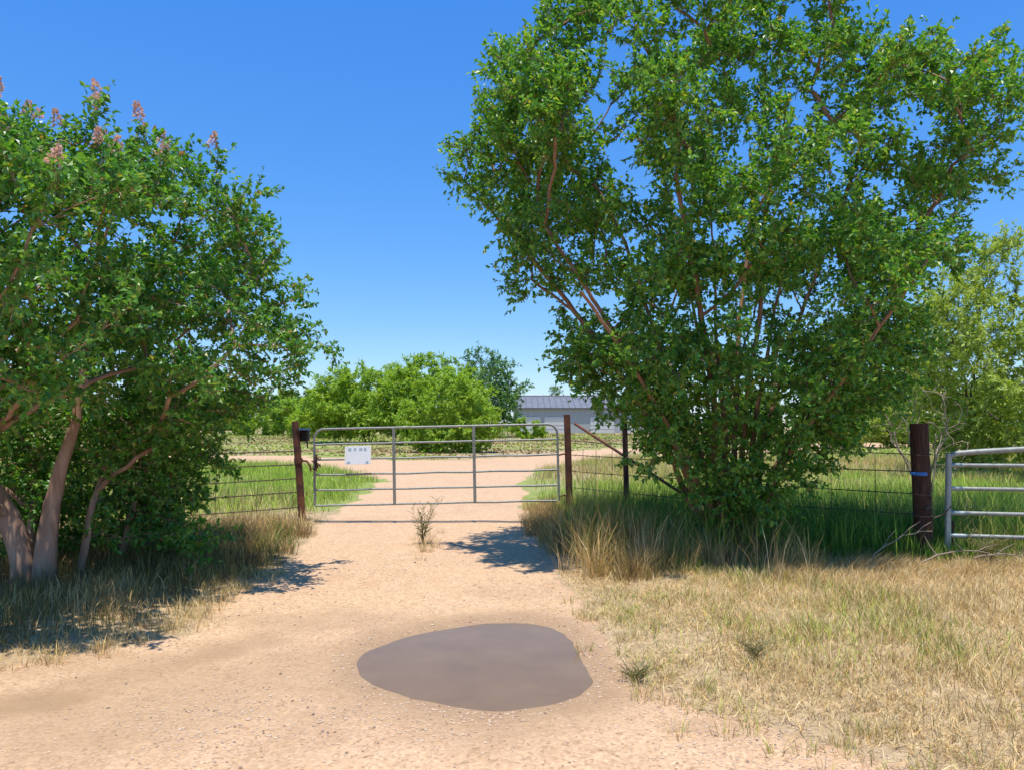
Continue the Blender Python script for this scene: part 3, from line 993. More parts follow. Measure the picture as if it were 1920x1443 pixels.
# big wooden post
bp = empty('wooden_post', (4.82, 9.08, 0.0))
tag(bp, 'tall thick dark brown wooden post next to the side gate', 'post')
kw = NT('creosoted_timber')
mp = kw.n('ShaderNodeMapping'); mp.inputs['Scale'].default_value = (1, 1, 0.08)
kw.t.links.new(kw.coord(), mp.inputs[0])
nz = kw.noise(34, 6, 0.65, mp.outputs[0]); nz2 = kw.noise(5, 5, 0.7)
cw = kw.ramp(nz, [(0.3, (0.022, 0.012, 0.009)), (0.55, (0.065, 0.034, 0.022)), (0.78, (0.14, 0.082, 0.055))])
cw = kw.mix(kw.ramp(nz2, [(0.4, (0, 0, 0)), (0.75, (1, 1, 1))]), cw, (0.085, 0.042, 0.028))
M['timber'] = kw.done(kw.bsdf(Base_Color=cw, Roughness=0.85, Specular_IOR_Level=0.2, Normal=kw.bump(nz, 0.9, 0.02)))
rg = np.random.default_rng(8)
V, F = [], []
nz_, ns = 16, 16
for i in range(nz_):
    z = -0.15 + (1.63 + 0.15) * i / (nz_ - 1)
    for k in range(ns):
        a = 2 * math.pi * k / ns
        r = 0.097 * (1 + 0.06 * math.cos(2 * a + 0.4) + 0.035 * math.sin(5 * a + 0.5 * i) + rg.normal(0, 0.012)) * (1.03 - 0.03 * z)
        V.append((r * math.cos(a) - 0.012 * z, r * math.sin(a), z + (rg.normal(0, 0.006) if i == nz_ - 1 else 0)))
for i in range(nz_ - 1):
    for k in range(ns):
        a, b = i * ns + k, i * ns + (k + 1) % ns
        F.append((a, b, b + ns, a + ns))
F.append(tuple((nz_ - 1) * ns + k for k in range(ns)))
mb = MB(); mb.add(V, F); mb.build('timber', M['timber'], bp, True)
# blue strap wrapped partly round the post
mb = MB()
vs = []
for i in range(9):
    a = math.radians(200 + i * 10)
    for z in (1.025, 1.065):
        vs.append((0.107 * math.cos(a) - 0.012, 0.107 * math.sin(a), z))
mb.add(vs, [(2 * i, 2 * i + 2, 2 * i + 3, 2 * i + 1) for i in range(8)])
mb.tube([(-0.11, -0.05, 1.045), (-0.15, -0.03, 1.045)], 0.016, 8)
o = mb.build('strap', M['blue'], bp)
so = o.modifiers.new('thick', 'SOLIDIFY'); so.thickness = 0.004
o['label'] = 'bright blue strap wrapped round the post'
for z in (1.27, 0.81, 0.56):
    mb = MB()
    mb.tube([(0.105 * math.cos(a) - 0.01, 0.105 * math.sin(a), z + 0.01 * math.sin(a)) for a in np.linspace(0, 2 * math.pi, 15)], 0.005, 5)
    mb.build('wire_wrap', M['wire'], bp)

def wire_run(parent, p0, p1, sag, r, barbs=0):
    p0, p1 = Vector(p0) - parent.location, Vector(p1) - parent.location
    mb = MB()
    n = 14
    pts = []
    for i in range(n + 1):
        t = i / n
        p = p0.lerp(p1, t)
        p.z -= sag * 4 * t * (1 - t) + 0.006 * math.sin(7.3 * t + p0.z * 9)
        pts.append(p)
    mb.tube(pts, r, 6)
    for i in range(barbs):
        t = (i + 0.5) / barbs
        p = p0.lerp(p1, t); p.z -= sag * 4 * t * (1 - t)
        mb.tube([p + Vector((0.012, 0.0, 0.022)), p - Vector((0.012, 0, 0.022))], r * .55, 4)
    return mb.build('wire', M['wire'], parent, True)

# fence to the right of the gate
fr = empty('wire_fence', (0.96, 12.83, 0))
tag(fr, 'rusty wire fence running from the right gate post to the tall wooden post', 'fence')
A0, A1 = Vector((0.96, 12.83, 0)), Vector((4.82, 9.08, 0))
for za, zb in ((1.33, 1.27), (1.10, 1.06), (0.84, 0.81), (0.56, 0.56), (0.30, 0.30)):
    wire_run(fr, (A0.x, A0.y, za), (A1.x, A1.y, zb), 0.02, 0.0065, 22)
p = A0.lerp(A1, 0.215)
pipe_post((p.x, p.y - .02, -0.15), (p.x - 0.035, p.y - .02, 1.72), 0.042, M['rust_dark'], 'post', fr)
p = A0.lerp(A1, 0.62)
pipe_post((p.x, p.y + .02, -0.15), (p.x + 0.03, p.y + .02, 1.5), 0.035, M['rust_dark'], 'post', fr)
mb = MB(); a = A0.lerp(A1, 0.02); b = A0.lerp(A1, 0.60)
mb.tube([Vector((a.x, a.y - .05, 1.62)) - fr.location, Vector((b.x, b.y - .05, 0.05)) - fr.location], 0.024, 8); mb.build('brace', M['rust'], fr, True)
for t in (0.05, 0.1, 0.16, 0.30, 0.42, 0.52, 0.72, 0.80, 0.9):
    q = A0.lerp(A1, t) - fr.location
    mb = MB(); mb.tube([(q.x, q.y - 0.01, 0.24), (q.x + 0.01, q.y - 0.01, 1.2)], 0.004, 5); mb.build('stay', M['wire'], fr)

# fence to the left of the gate
fl = empty('wire_fence', (-3.46, 12.76, 0))
tag(fl, 'rusty wire fence running from the left gate post behind the left tree', 'fence')
B0, B1 = Vector((-3.50, 12.76, 0)), Vector((-9.6, 7.35, 0))
for z in (1.16, 0.95, 0.72, 0.49, 0.25):
    wire_run(fl, (B0.x, B0.y, z), (B1.x, B1.y, z + 0.03), 0.015, 0.010, 26)
for t in (0.275, 0.56, 0.82):
    q = B0.lerp(B1, t)
    pipe_post((q.x, q.y, -0.15), (q.x - 0.01, q.y, 1.62 if t < .3 else 1.4), 0.038, M['rust_dark'], 'post', fl)
for t in (0.09, 0.17, 0.22, 0.36, 0.45, 0.66):
    q = B0.lerp(B1, t) - fl.location
    mb = MB(); mb.tube([(q.x, q.y - 0.01, 0.2), (q.x + 0.01, q.y - 0.01, 0.62 if t in (.09, .22) else 1.16)], 0.0045, 5); mb.build('stay', M['wire'], fl)

# main tube gate, leaf slightly raised to the right
gt = empty('tube_gate', (-1.23, 12.68, 0.32))
gt.rotation_euler = (0, math.radians(-1.25), 0)
tag(gt, 'six rail galvanised tube gate closed across the driveway', 'gate')
W2, HG, RC = 2.0, 1.25, 0.16
def arc(cx, cz, a0, a1, r):
    return [(cx + r * math.cos(a), 0, cz + r * math.sin(a)) for a in np.linspace(a0, a1, 6)]
mb = MB()
mb.tube([(-W2, 0, 0.0), (-W2, 0, HG - RC)] + arc(-W2 + RC, HG - RC, math.pi, math.pi / 2, RC)[1:] + [(0, 0, HG)] + arc(W2 - RC, HG - RC, math.pi / 2, 0, RC) + [(W2, 0, 0)], 0.020, 10)
mb.build('frame', M['galv'], gt, True)
for i in range(5):
    mb = MB(); z = HG * i / 5 + 0.0
    zz = [z + 0.006 * math.sin(3 * q + i) for q in range(9)]
    mb.tube([(-W2 + 0.01 + (2 * W2 - 0.02) * q / 8, 0, zz[q]) for q in range(9)], 0.0165, 10); mb.build('rail', M['galv'], gt, True)
for x in (-0.69, 0.625):
    mb = MB(); mb.box((x, -0.024, HG / 2), (0.05, 0.012, HG - 0.02)); mb.build('upright', M['galv'], gt, bevel=0.003)

# sign wired on the gate
sg = empty('gate_sign', (-2.52, 12.625, 1.105))
sg.rotation_euler = (math.radians(-9), math.radians(-1), 0)
tag(sg, 'white rectangular sign with faint blue print hanging on the gate', 'sign')
mb = MB(); mb.box((0, 0, 0), (0.43, 0.006, 0.30)); mb.build('board', M['sign'], sg, bevel=0.002)
for x in (-0.205, 0.205):
    mb = MB(); mb.box((x, -0.006, 0), (0.022, 0.005, 0.302)); mb.build('edge_strip', M['sign_edge'], sg)
for x, z, w, h in ((-0.135, 0.098, 0.05, 0.045), (-0.05, 0.10, 0.04, 0.04), (0.045, 0.10, 0.05, 0.045), (0.115, 0.098, 0.045, 0.05),
                   (-0.15, -0.115, 0.04, 0.03), (0.15, -0.115, 0.04, 0.035)):
    mb = MB(); mb.box((x, -0.0045, z), (w, 0.003, h)); mb.build('printed_mark', M['print'], sg)
for z in (0.13, -0.13):
    for x in (-0.18, 0.18):
        mb = MB(); mb.tube([(x, -0.006, z), (x, 0.035, z)], 0.004, 6); mb.build('sign_wire', M['wire'], sg)

# rusty chain round the gate end
ch = empty('gate_chain', (-3.21, 12.66, 1.0))
tag(ch, 'lump of rusty chain and padlock on the left end of the gate', 'chain')
rg = np.random.default_rng(3)
for i in range(11):
    a = i * 1.1
    mb = MB()
    c = Vector((0.05 * math.cos(a), 0.05 * math.sin(a), 0.06 - 0.02 * i))
    Rm = Matrix.Rotation(rg.uniform(0, 3), 4, 'Z') @ Matrix.Rotation(rg.uniform(0.3, 1.3), 4, 'X')
    pts = [c + Rm @ Vector((0.018 * math.cos(t), 0.03 * math.sin(t), 0)) for t in np.linspace(0, 2 * math.pi, 9)]
    mb.tube(pts, 0.008, 5, cap=False); mb.build('chain_link', M['rust'], ch, True)
mb = MB(); mb.box((0.0, -0.06, 0.0), (0.06, 0.035, 0.07)); mb.build('padlock', M['rust_dark'], ch, bevel=0.006)
mb = MB(); mb.tube([(-0.025, -0.06, 0.03), (-0.025, -0.06, 0.07), (0, -0.06, 0.09), (0.025, -0.06, 0.07), (0.025, -0.06, 0.03)], 0.008, 6); mb.build('shackle', M['rust'], ch, True)
mb = MB(); mb.tube([(0, -0.03, -0.14), (0.01, -0.03, 0.12)], 0.02, 6); mb.build('latch_bar', M['rust'], ch, True)

# side gate at far right
s2 = empty('side_gate', (5.06, 8.96, 0.1))
s2.rotation_euler = (0, 0, math.radians(-14))
tag(s2, 'five rail galvanised side gate at the right edge, beside the wooden post', 'gate')
mb = MB(); mb.tube([(-0.03, 0, -0.04), (-0.01, 0, 0.6), (0.01, 0, 1.18)], 0.034, 12); mb.build('stile', M['galv_green'], s2, True)
mb = MB(); mb.tube([(0.03, 0.05, 0.0), (0.05, 0.05, 0.4)], 0.012, 8); mb.tube([(-0.05, 0.02, -0.02), (0.22, 0.02, -0.03)], 0.012, 8); mb.build('drop_bolt', M['rust_dark'], s2, True)
mb = MB(); mb.tube([(0.02, 0, 1.15), (0.10, 0, 1.185), (0.3, 0, 1.205), (0.8, 0, 1.24), (1.4, 0, 1.26), (3.6, 0, 1.28)], 0.033, 12); mb.build('top_rail', M['galv'], s2, True)
for z in (0.24, 0.50, 0.78, 1.05):
    mb = MB(); mb.tube([(0.0, 0, z), (1.2, 0, z + 0.004), (2.4, 0, z - 0.006), (3.6, 0, z)], 0.024, 10); mb.build('rail', M['galv'], s2, True)
    mb = MB(); mb.tube([(-0.02, -0.002, z - 0.001), (0.16, -0.002, z - 0.001)], 0.027, 10); mb.build('rail_clamp', M['galv_green'], s2, True)
mb = MB(); mb.tube([(3.6, 0, -0.04), (3.6, 0, 1.28)], 0.034, 12); mb.build('stile', M['galv_green'], s2, True)
mb = MB(); mb.box((0.0, -0.03, 0.60), (0.07, 0.05, 0.04), Matrix.Rotation(-0.4, 4, 'Y')); mb.build('clasp', M['black'], s2, bevel=0.006)
tie = empty('gate_tie', (4.93, 9.02, 0.6))
tag(tie, 'dull wire tie between the wooden post and the side gate', 'wire')
mb = MB(); mb.tube([(-0.05, -0.06, -0.06), (0.05, -0.07, -0.02), (0.14, -0.09, 0.08)], 0.009, 6); mb.build('strand', M['wire'], tie, True)

# ------------------------------------------------------------------ distant metal shed
k = NT('grey_metal_roof'); M['roof'] = k.done(k.bsdf(Base_Color=k.ramp(k.noise(1.2, 5), [(0.3, (0.15, 0.155, 0.165)), (0.7, (0.21, 0.215, 0.225))]), Roughness=0.6, Metallic=0.2))
M['shed'] = plain('pale_sheet_metal', (0.42, 0.42, 0.43), 0.5, 0.0, 0.12, 1.5)
M['shed_white'] = plain('white_door_paint', (0.66, 0.64, 0.62), 0.5, 0.0, 0.08, 1.5)
M['shed_trim'] = plain('dark_trim', (0.11, 0.11, 0.12), 0.6, 0.0, 0.1, 2)
sh = empty('metal_shed', (10.0, 100, gz(10, 100)))
tag(sh, 'long low pale metal shed with grey roof in the distance', 'building')
L, Dp, eh, rh = 19.5, 12.0, 2.95, 4.55
mb = MB()
mb.box((0, -Dp / 2, eh / 2), (L, 0.1, eh)); mb.box((0, Dp / 2, eh / 2), (L, 0.1, eh))
for sx in (-1, 1):
    x = sx * (L / 2 - 0.05)
    mb.add([(x - .05, -Dp / 2 + .06, 0), (x - .05, Dp / 2 - .06, 0), (x - .05, Dp / 2 - .06, eh), (x - .05, 0, rh - .05), (x - .05, -Dp / 2 + .06, eh),
            (x + .05, -Dp / 2 + .06, 0), (x + .05, Dp / 2 - .06, 0), (x + .05, Dp / 2 - .06, eh), (x + .05, 0, rh - .05), (x + .05, -Dp / 2 + .06, eh)],
           [(0, 1, 2, 3, 4), (9, 8, 7, 6, 5), (0, 5, 6, 1), (1, 6, 7, 2), (2, 7, 8, 3), (3, 8, 9, 4), (4, 9, 5, 0)])
mb.build('wall', M['shed'], sh)
ys = Dp / 2 + 0.25
rf = None
for sy in (-1, 1):
    mb = MB()
    mb.add([(-L / 2 - .2, sy * ys, eh - .02), (L / 2 + .2, sy * ys, eh - .02), (L / 2 + .2, 0.0, rh), (-L / 2 - .2, 0.0, rh),
            (-L / 2 - .2, sy * ys, eh + .08), (L / 2 + .2, sy * ys, eh + .08), (L / 2 + .2, 0.0, rh + .1), (-L / 2 - .2, 0.0, rh + .1)],
           [(0, 1, 2, 3), (7, 6, 5, 4), (0, 4, 5, 1), (1, 5, 6, 2), (2, 6, 7, 3), (3, 7, 4, 0)])
    o = mb.build('roof', M['roof'], sh)
    if sy < 0: rf = o
rib = MB(); rib.tube([(0, -ys, eh + .1), (0, -0.05, rh + .12)], 0.05, 4)
ro = rib.build('roof_rib', M['roof'], rf)
for i in range(1, 26):
    o = link('roof_rib', ro.data, rf); o.location.x = -L / 2 + i * L / 26
ro.location.x = -L / 2 + 0.02
mb = MB(); mb.tube([(-L / 2 - .2, 0, rh + .13), (L / 2 + .2, 0, rh + .13)], 0.1, 6); mb.build('ridge_cap', M['shed_trim'], rf)
mb = MB(); mb.box((0, -ys - .06, eh + .02), (L + .4, 0.12, 0.14)); mb.build('gutter', M['shed_trim'], rf)
for i, x in enumerate((-8.0, -4.6, 1.0, 5.0)):
    d = MB(); d.box((x, -Dp / 2 - .09, 0.97), (2.9, 0.06, 1.94)); d = d.build('door', M['shed_white'], sh)
    for q in range(1, 4):
        m2 = MB(); m2.box((x, -Dp / 2 - .13, q * 0.48), (2.86, 0.02, 0.03)); m2.build('panel_joint', M['shed'], d)
for i in range(28):
    mb = MB(); x = -L / 2 + 0.35 + i * 0.7
    mb.box((x, -Dp / 2 - .065, 2.45), (0.05, 0.03, 0.9)); mb.build('wall_rib', M['shed'], sh)

# ------------------------------------------------------------------ grasses
def in_view(x, y, m=0.6):
    return (np.abs(x) < 0.70 * y + m)

def scatter(x0, x1, y0, y1, dens, accept, rg, cap=None):
    n = int((x1 - x0) * (y1 - y0) * dens)
    x, y = rg.uniform(x0, x1, n), rg.uniform(y0, y1, n)
    ok = in_view(x, y)
    x, y = x[ok], y[ok]
    p = accept(x, y)
    ok = rg.uniform(0, 1, len(x)) < p
    return x[ok], y[ok]

def tufted(x, y, k, rad, rg):
    n = len(x)
    X, Y = np.repeat(x, k), np.repeat(y, k)
    a, r = rg.uniform(0, 2 * math.pi, n * k), rad * np.sqrt(rg.uniform(0, 1, n * k))
    return X + r * np.cos(a), Y + r * np.sin(a), a

def palette(cols, w, n, rg, jitter=0.12):
    cols = np.array(cols)
    i = rg.choice(len(cols), n, p=np.array(w) / np.sum(w))
    return np.clip(cols[i] * (1 + rg.normal(0, jitter, (n, 1))), 0.005, 1)

def blades(name, label, x, y, h, w, tint, lean, rg, ang=None, zoff=-0.01, cat='grass'):
    n = len(x)
    z = ground_z(x, y) + zoff
    B = np.stack([x, y, z], 1)
    f = rg.uniform(0, 2 * math.pi, n)
    S_ = np.stack([np.cos(f), np.sin(f), np.zeros(n)], 1) * (np.asarray(w) * 0.5)[:, None]
    la = f + math.pi / 2 + rg.normal(0, 0.7, n) if ang is None else ang + rg.normal(0, 0.5, n)
    Ld = np.stack([np.cos(la), np.sin(la), np.zeros(n)], 1)
    lean = np.abs(lean)
    hh = h * np.sqrt(np.clip(1 - (0.8 * lean) ** 2, 0.12, 1))
    mid = B + Ld * (h * lean * 0.38)[:, None] + np.array([0, 0, 1]) * (hh * 0.6)[:, None]
    tip = B + Ld * (h * lean)[:, None] + np.array([0, 0, 1]) * hh[:, None]
    V = np.empty((n, 5, 3))
    V[:, 0], V[:, 1] = B - S_, B + S_
    V[:, 2], V[:, 3] = mid + S_ * .8, mid - S_ * .8
    V[:, 4] = tip
    b = (np.arange(n) * 5)[:, None]
    C = np.ones((n, 5, 4))
    C[:, :, :3] = tint[:, None, :]
    me = np_mesh(name, V.reshape(-1, 3), [b + np.array([[0, 1, 2, 3]]), b + np.array([[3, 2, 4]])], M['grass'], color=C.reshape(-1, 4))
    tag(link(name, me), label, cat, None, 'stuff')
    print(name, n)

STRAW, GOLD, PALE, OLIVE, BROWN = (0.68, 0.49, 0.22), (0.66, 0.43, 0.15), (0.78, 0.63, 0.36), (0.33, 0.29, 0.10), (0.30, 0.195, 0.09)
GREEN, DEEP, BRIGHT, LIME = (0.14, 0.235, 0.04), (0.06, 0.20, 0.022), (0.38, 0.54, 0.06), (0.50, 0.58, 0.10)
TR = np.array([2.6, 9.2])

def mixpal(pa, wa, pb, wb, f, n, rg):
    A_, B_ = palette(pa, wa, n, rg), palette(pb, wb, n, rg)
    return np.where((rg.uniform(0, 1, n) < f)[:, None], B_, A_)

rg = np.random.default_rng(101)
# short dry verge on the right
def acc(x, y):
    d = road_d(x, y)
    return smooth(-0.02, 0.55, d) * (0.18 + 0.82 * smooth(0.36, 0.58, 0.5 * fbm(x, y, 0.4, 61) + 0.5 * fbm(x, y, 1.3, 261))) * smooth(9.3, 8.7, y - 0.0 * x)
x, y = scatter(0.4, 7.2, 2.6, 9.3, 3300, acc, rg)
n = len(x); d = road_d(x, y)
h = (0.03 + 0.06 * smooth(0.1, 1.8, d) + 0.08 * fbm(x, y, 0.6, 62)) * rg.uniform(0.35, 1.3, n)
gf = smooth(0.5, 0.7, fbm(x, y, 1.1, 63)) * 0.45 + 0.35 * np.exp(-((x - 1.3) ** 2 + (y - 6.5) ** 2) / 1.2)
t = mixpal([STRAW, GOLD, PALE, BROWN, OLIVE], [4, 2, 5, .8, .5], [GREEN, OLIVE, LIME], [1, 2, 3], gf, n, rg)
blades('dry_grass', 'short dry straw coloured grass on the right verge beside the puddle', x, y, h, rg.uniform(0.003, 0.0065, n), t, rg.uniform(0.2, 1.1, n), rg)

x, y = scatter(0.5, 7.0, 2.9, 8.4, 2300, lambda x, y: smooth(-0.2, 0.35, road_d(x, y)) * (0.25 + 0.75 * smooth(0.35, 0.6, fbm(x, y, 0.4, 161))), rg)
n = len(x)
blades('straw_litter', 'pale broken straw lying flat between the grass of the right verge', x, y, rg.uniform(0.03, 0.11, n), rg.uniform(0.003, 0.006, n), palette([PALE, STRAW, GOLD, BROWN], [4, 4, 1.5, 1.2], n, rg), rg.uniform(0.95, 1.25, n), rg, zoff=0.004)

# sparse tufts creeping over the gravel edge at the right
x, y = scatter(0.5, 4.5, 3.3, 7.5, 30, lambda x, y: smooth(-0.45, 0.0, road_d(x, y)) * smooth(0.5, 0.1, road_d(x, y)) * smooth(0.02, 0.1, pud_d(x, y)), rg)
X, Y, a = tufted(x, y, 26, 0.06, rg)
n = len(X)
t = palette([STRAW, PALE, OLIVE, LIME], [4, 4, 2, 2], n, rg)
blades('edge_tufts', 'small grass tufts scattered where gravel meets the right verge', X, Y, rg.uniform(0.04, 0.13, n), rg.uniform(0.003, 0.006, n), t, rg.uniform(0.2, 0.9, n), rg, a)

# matted golden straw around the foot of the wooden post
def acc(x, y): return smooth(7.5, 8.0, y + 0.3 * (fbm(x, y, 0.8, 64) - .5)) * smooth(9.35, 8.9, y) * smooth(2.3, 3.0, x) * (0.3 + 0.7 * smooth(0.35, 0.55, fbm(x, y, 0.35, 65)))
x, y = scatter(2.2, 7.4, 7.4, 9.5, 2200, acc, rg)
n = len(x)
t = palette([GOLD, STRAW, PALE, BROWN, OLIVE], [4, 4, 2.5, 1, .6], n, rg)
blades('matted_straw', 'flattened golden straw heaped around the wooden post', x, y, rg.uniform(0.08, 0.27, n) * (1 - 0.5 * smooth(4.0, 4.6, x)), rg.uniform(0.003, 0.006, n), t, rg.uniform(0.6, 1.1, n), rg, 3.6 + 1.6 * fbm(x, y, 0.8, 66) * 2)

# tall tufts in front of the right tree
def acc(x, y):
    d = road_d(x, y)
    return smooth(-0.05, 0.15, d) * smooth(7.75, 8.15, y + 1.3 * (fbm(x, y, .7, 67) - .5)) * smooth(3.4, 2.5, x) * smooth(10.6, 9.6, y) * (0.15 + 0.85 * smooth(0.4, 0.55, fbm(x, y, .45, 267)))
x, y = scatter(0.3, 4.4, 7.6, 10.6, 62, acc, rg)
X, Y, a = tufted(x, y, 34, 0.10, rg)
n = len(X)
hh = np.repeat(rg.uniform(0.28, 0.68, len(x)), 34) * rg.uniform(0.55, 1.1, n) * (0.62 + 0.38 * smooth(7.9, 8.9, Y)) * (1 + 0.35 * smooth(1.7, 1.1, X))
tt = np.repeat(palette([STRAW, OLIVE, GREEN, GOLD, BROWN], [4, 3, 1.6, 2.2, 1], len(x), rg), 34, axis=0) * rg.uniform(0.75, 1.2, (n, 1))
blades('tall_dry_grass', 'tall dry tufted grass in front of the right tree', X, Y, hh, rg.uniform(0.003, 0.007, n), tt, rg.uniform(0.15, 0.75, n), rg, a)

# pale stalks standing out of the tufts
x, y = scatter(0.7, 4.3, 7.7, 9.1, 26, lambda x, y: smooth(0.5, 0.62, fbm(x, y, 0.45, 167)) * smooth(0.1, 0.3, road_d(x, y)) * smooth(3.6, 2.8, x), rg)
X, Y, a = tufted(x, y, 5, 0.05, rg)
n = len(X)
blades('seed_stalks', 'pale bleached stalks standing out of the grass in front of the right tree', X, Y, rg.uniform(0.3, 0.75, n), rg.uniform(0.004, 0.007, n), palette([PALE, STRAW], [3, 1], n, rg), rg.uniform(0.1, 0.65, n), rg, a)

# tan grass along the right gate post
def acc(x, y): return smooth(-0.12, 0.1, road_d(x, y)) * smooth(1.7, 1.0, x)
x, y = scatter(0.1, 1.8, 9.6, 14.5, 85, acc, rg)
X, Y, a = tufted(x, y, 30, 0.12, rg)
n = len(X)
tt = np.repeat(palette([STRAW, GOLD, BROWN, OLIVE], [4, 4, 2.4, 1.4], len(x), rg), 30, axis=0) * rg.uniform(0.75, 1.15, (n, 1))
blades('tan_grass', 'tan dry grass at the foot of the right gate post', X, Y, rg.uniform(0.12, 0.36, n), rg.uniform(0.004, 0.008, n), tt, rg.uniform(0.1, 0.7, n), rg, a)

# tall green grass under and behind the right tree
def acc(x, y): return smooth(8.3, 8.8, y + 0.9 * (fbm(x, y, .7, 68) - .5)) * smooth(14.0, 12.5, y) * smooth(0.5, 1.4, x - 0.0 * y) * smooth(0.0, 0.3, road_d(x, y))
x, y = scatter(0.6, 9.5, 8.6, 14.0, 1000, acc, rg)
n = len(x)
t = mixpal([GREEN, DEEP, BRIGHT], [4, 4, 1.4], [LIME, STRAW, OLIVE], [2, 1, 1], smooth(0.5, 0.75, fbm(x, y, 1.2, 69)) * 0.6, n, rg)
blades('tall_green_grass', 'tall lush green grass in the shade under the right tree and fence', x, y, rg.uniform(0.3, 0.72, n) * (0.7 + 0.5 * fbm(x, y, 0.9, 70)) * (1 - 0.55 * smooth(4.3, 4.7, x) * smooth(9.6, 8.9, y)), rg.uniform(0.005, 0.011, n), t, rg.uniform(0.05, 0.6, n), rg)

# field behind the right fence
def acc(x, y): return smooth(0.1, 0.7, road_d(x, y)) * smooth(11.5, 12.5, y) * (0.12 + 0.88 * smooth(0.36, 0.6, fbm(x, y, 1.6, 71)))
x, y = scatter(0.5, 26, 11.5, 34, 225, acc, rg)
n = len(x)
f = smooth(0.40, 0.58, fbm(x, y, 3.0, 72)) * 0.9 * smooth(14, 19, y) + smooth(18, 28, y) * 0.6
t = mixpal([BRIGHT, LIME, GREEN], [4, 3, 2], [STRAW, OLIVE, PALE, LIME], [2, 2, 1, 2], f, n, rg)
blades('field_grass', 'sunlit green pasture grass behind the right fence', x, y, rg.uniform(0.14, 0.42, n) * (0.6 + 0.7 * fbm(x, y, 2.0, 73)), rg.uniform(0.008, 0.016, n), t, rg.uniform(0.1, 0.7, n), rg)

# field behind the left fence
def acc(x, y):
    ln = 12.76 + (x + 3.46) * 0.887
    return smooth(0.05, 0.5, road_d(x, y)) * smooth(0.1, 0.9, y - ln) * (0.35 + 0.65 * smooth(0.3, 0.55, fbm(x, y, 1.4, 74)))
x, y = scatter(-22, -2.8, 8, 34, 280, acc, rg)
n = len(x)
ln = y - (12.76 + (x + 3.46) * 0.887)
f = 0.85 * smooth(2.2, 0.3, ln) * smooth(-7, -4, x) + smooth(0.5, 0.7, fbm(x, y, 2.6, 75)) * 0.5 + smooth(24, 32, y) * 0.5
t = mixpal([BRIGHT, LIME, GREEN], [5, 4, 1.5], [STRAW, OLIVE, PALE, BROWN], [2, 2, 1, 1], f, n, rg)
hh = rg.uniform(0.12, 0.36, n) * (0.5 + 0.8 * fbm(x, y, 2.0, 76)) * (0.4 + 0.6 * smooth(0.2, 2.5, ln))
blades('field_grass', 'bright green pasture grass behind the left fence', x, y, hh, rg.uniform(0.007, 0.014, n), t, rg.uniform(0.1, 0.7, n), rg)

# verge under the left tree
def acc(x, y):
    ln = 12.76 + (x + 3.46) * 0.887
    return smooth(-0.08, 0.4, road_d(x, y)) * smooth(0.7, -0.2, y - ln) * (0.4 + 0.6 * smooth(0.3, 0.6, fbm(x, y, 0.5, 77)))
x, y = scatter(-9.0, -2.2, 4.2, 13.6, 1500, acc, rg)
n = len(x); d = road_d(x, y)
f = smooth(0.5, 0.7, fbm(x, y, 0.8, 78)) * 0.55 + smooth(0.35, 0.05, d) * 0.4 + smooth(10.6, 12, y) * 0.55
t = mixpal([OLIVE, (0.30, 0.20, 0.06), GREEN, BROWN], [3, 3, .6, 4], [STRAW, PALE, GOLD], [3, 1.5, 2], f, n, rg)
blades('verge_grass', 'olive brown grass in the shade under the left tree', x, y, (0.06 + 0.17 * smooth(0, 1.0, d)) * rg.uniform(0.5, 1.3, n) * (0.6 + 0.7 * fbm(x, y, .8, 79)), rg.uniform(0.004, 0.008, n), t, rg.uniform(0.1, 0.85, n), rg)

# taller tufts along the left edge towards the gate
def acc(x, y): return smooth(0.0, 0.2, road_d(x, y)) * smooth(-6.4, -4.6, x) * smooth(7.4, 8.3, y) * smooth(11.9, 10.9, y)
x, y = scatter(-6.4, -2.5, 7.4, 11.9, 40, acc, rg)
X, Y, a = tufted(x, y, 32, 0.11, rg)
n = len(X)
tt = np.repeat(palette([OLIVE, GREEN, BROWN, STRAW, GOLD], [4, 1, 4, 2, 1.5], len(x), rg), 32, axis=0) * rg.uniform(0.75, 1.2, (n, 1))
blades('tall_olive_grass', 'taller brown and olive tufts along the left edge of the driveway', X, Y, np.repeat(rg.uniform(0.16, 0.42, len(x)), 32) * rg.uniform(0.5, 1.1, n), rg.uniform(0.004, 0.008, n), tt, rg.uniform(0.15, 0.75, n), rg, a)

# low dry grass on the gravel edge at the far left
x, y = scatter(-5.5, -2.3, 4.3, 8.5, 70, lambda x, y: smooth(-0.25, 0.0, road_d(x, y)) * smooth(0.45, 0.1, road_d(x, y)), rg)
X, Y, a = tufted(x, y, 18, 0.07, rg)
n = len(X)
blades('edge_tufts', 'pale straw tufts along the left gravel edge', X, Y, rg.uniform(0.05, 0.17, n), rg.uniform(0.003, 0.006, n), palette([STRAW, PALE, GOLD, OLIVE], [4, 3, 1, 2], n, rg), rg.uniform(0.3, 0.95, n), rg, a)

# rough dry pasture in the distance
def acc(x, y): return smooth(0.0, 0.6, road_d(x, y)) * smooth(30, 34, y) * (0.3 + 0.7 * smooth(0.3, 0.6, fbm(x, y, 4, 81)))
x, y = scatter(-50, 50, 30, 90, 12, acc, rg)
n = len(x)
f = smooth(0.40, 0.58, fbm(x, y, 7.0, 82)) * 0.9
t = mixpal([(0.37, 0.31, 0.12), (0.44, 0.31, 0.14), (0.34, 0.23, 0.11)], [3, 3, 2], [BRIGHT, LIME, GREEN], [2, 2, 1], f, n, rg)
blades('far_pasture_grass', 'rough dry pasture grass beyond the branching driveway', x, y, rg.uniform(0.03, 0.13, n), rg.uniform(0.08, 0.2, n), t, rg.uniform(0.1, 0.7, n), rg)

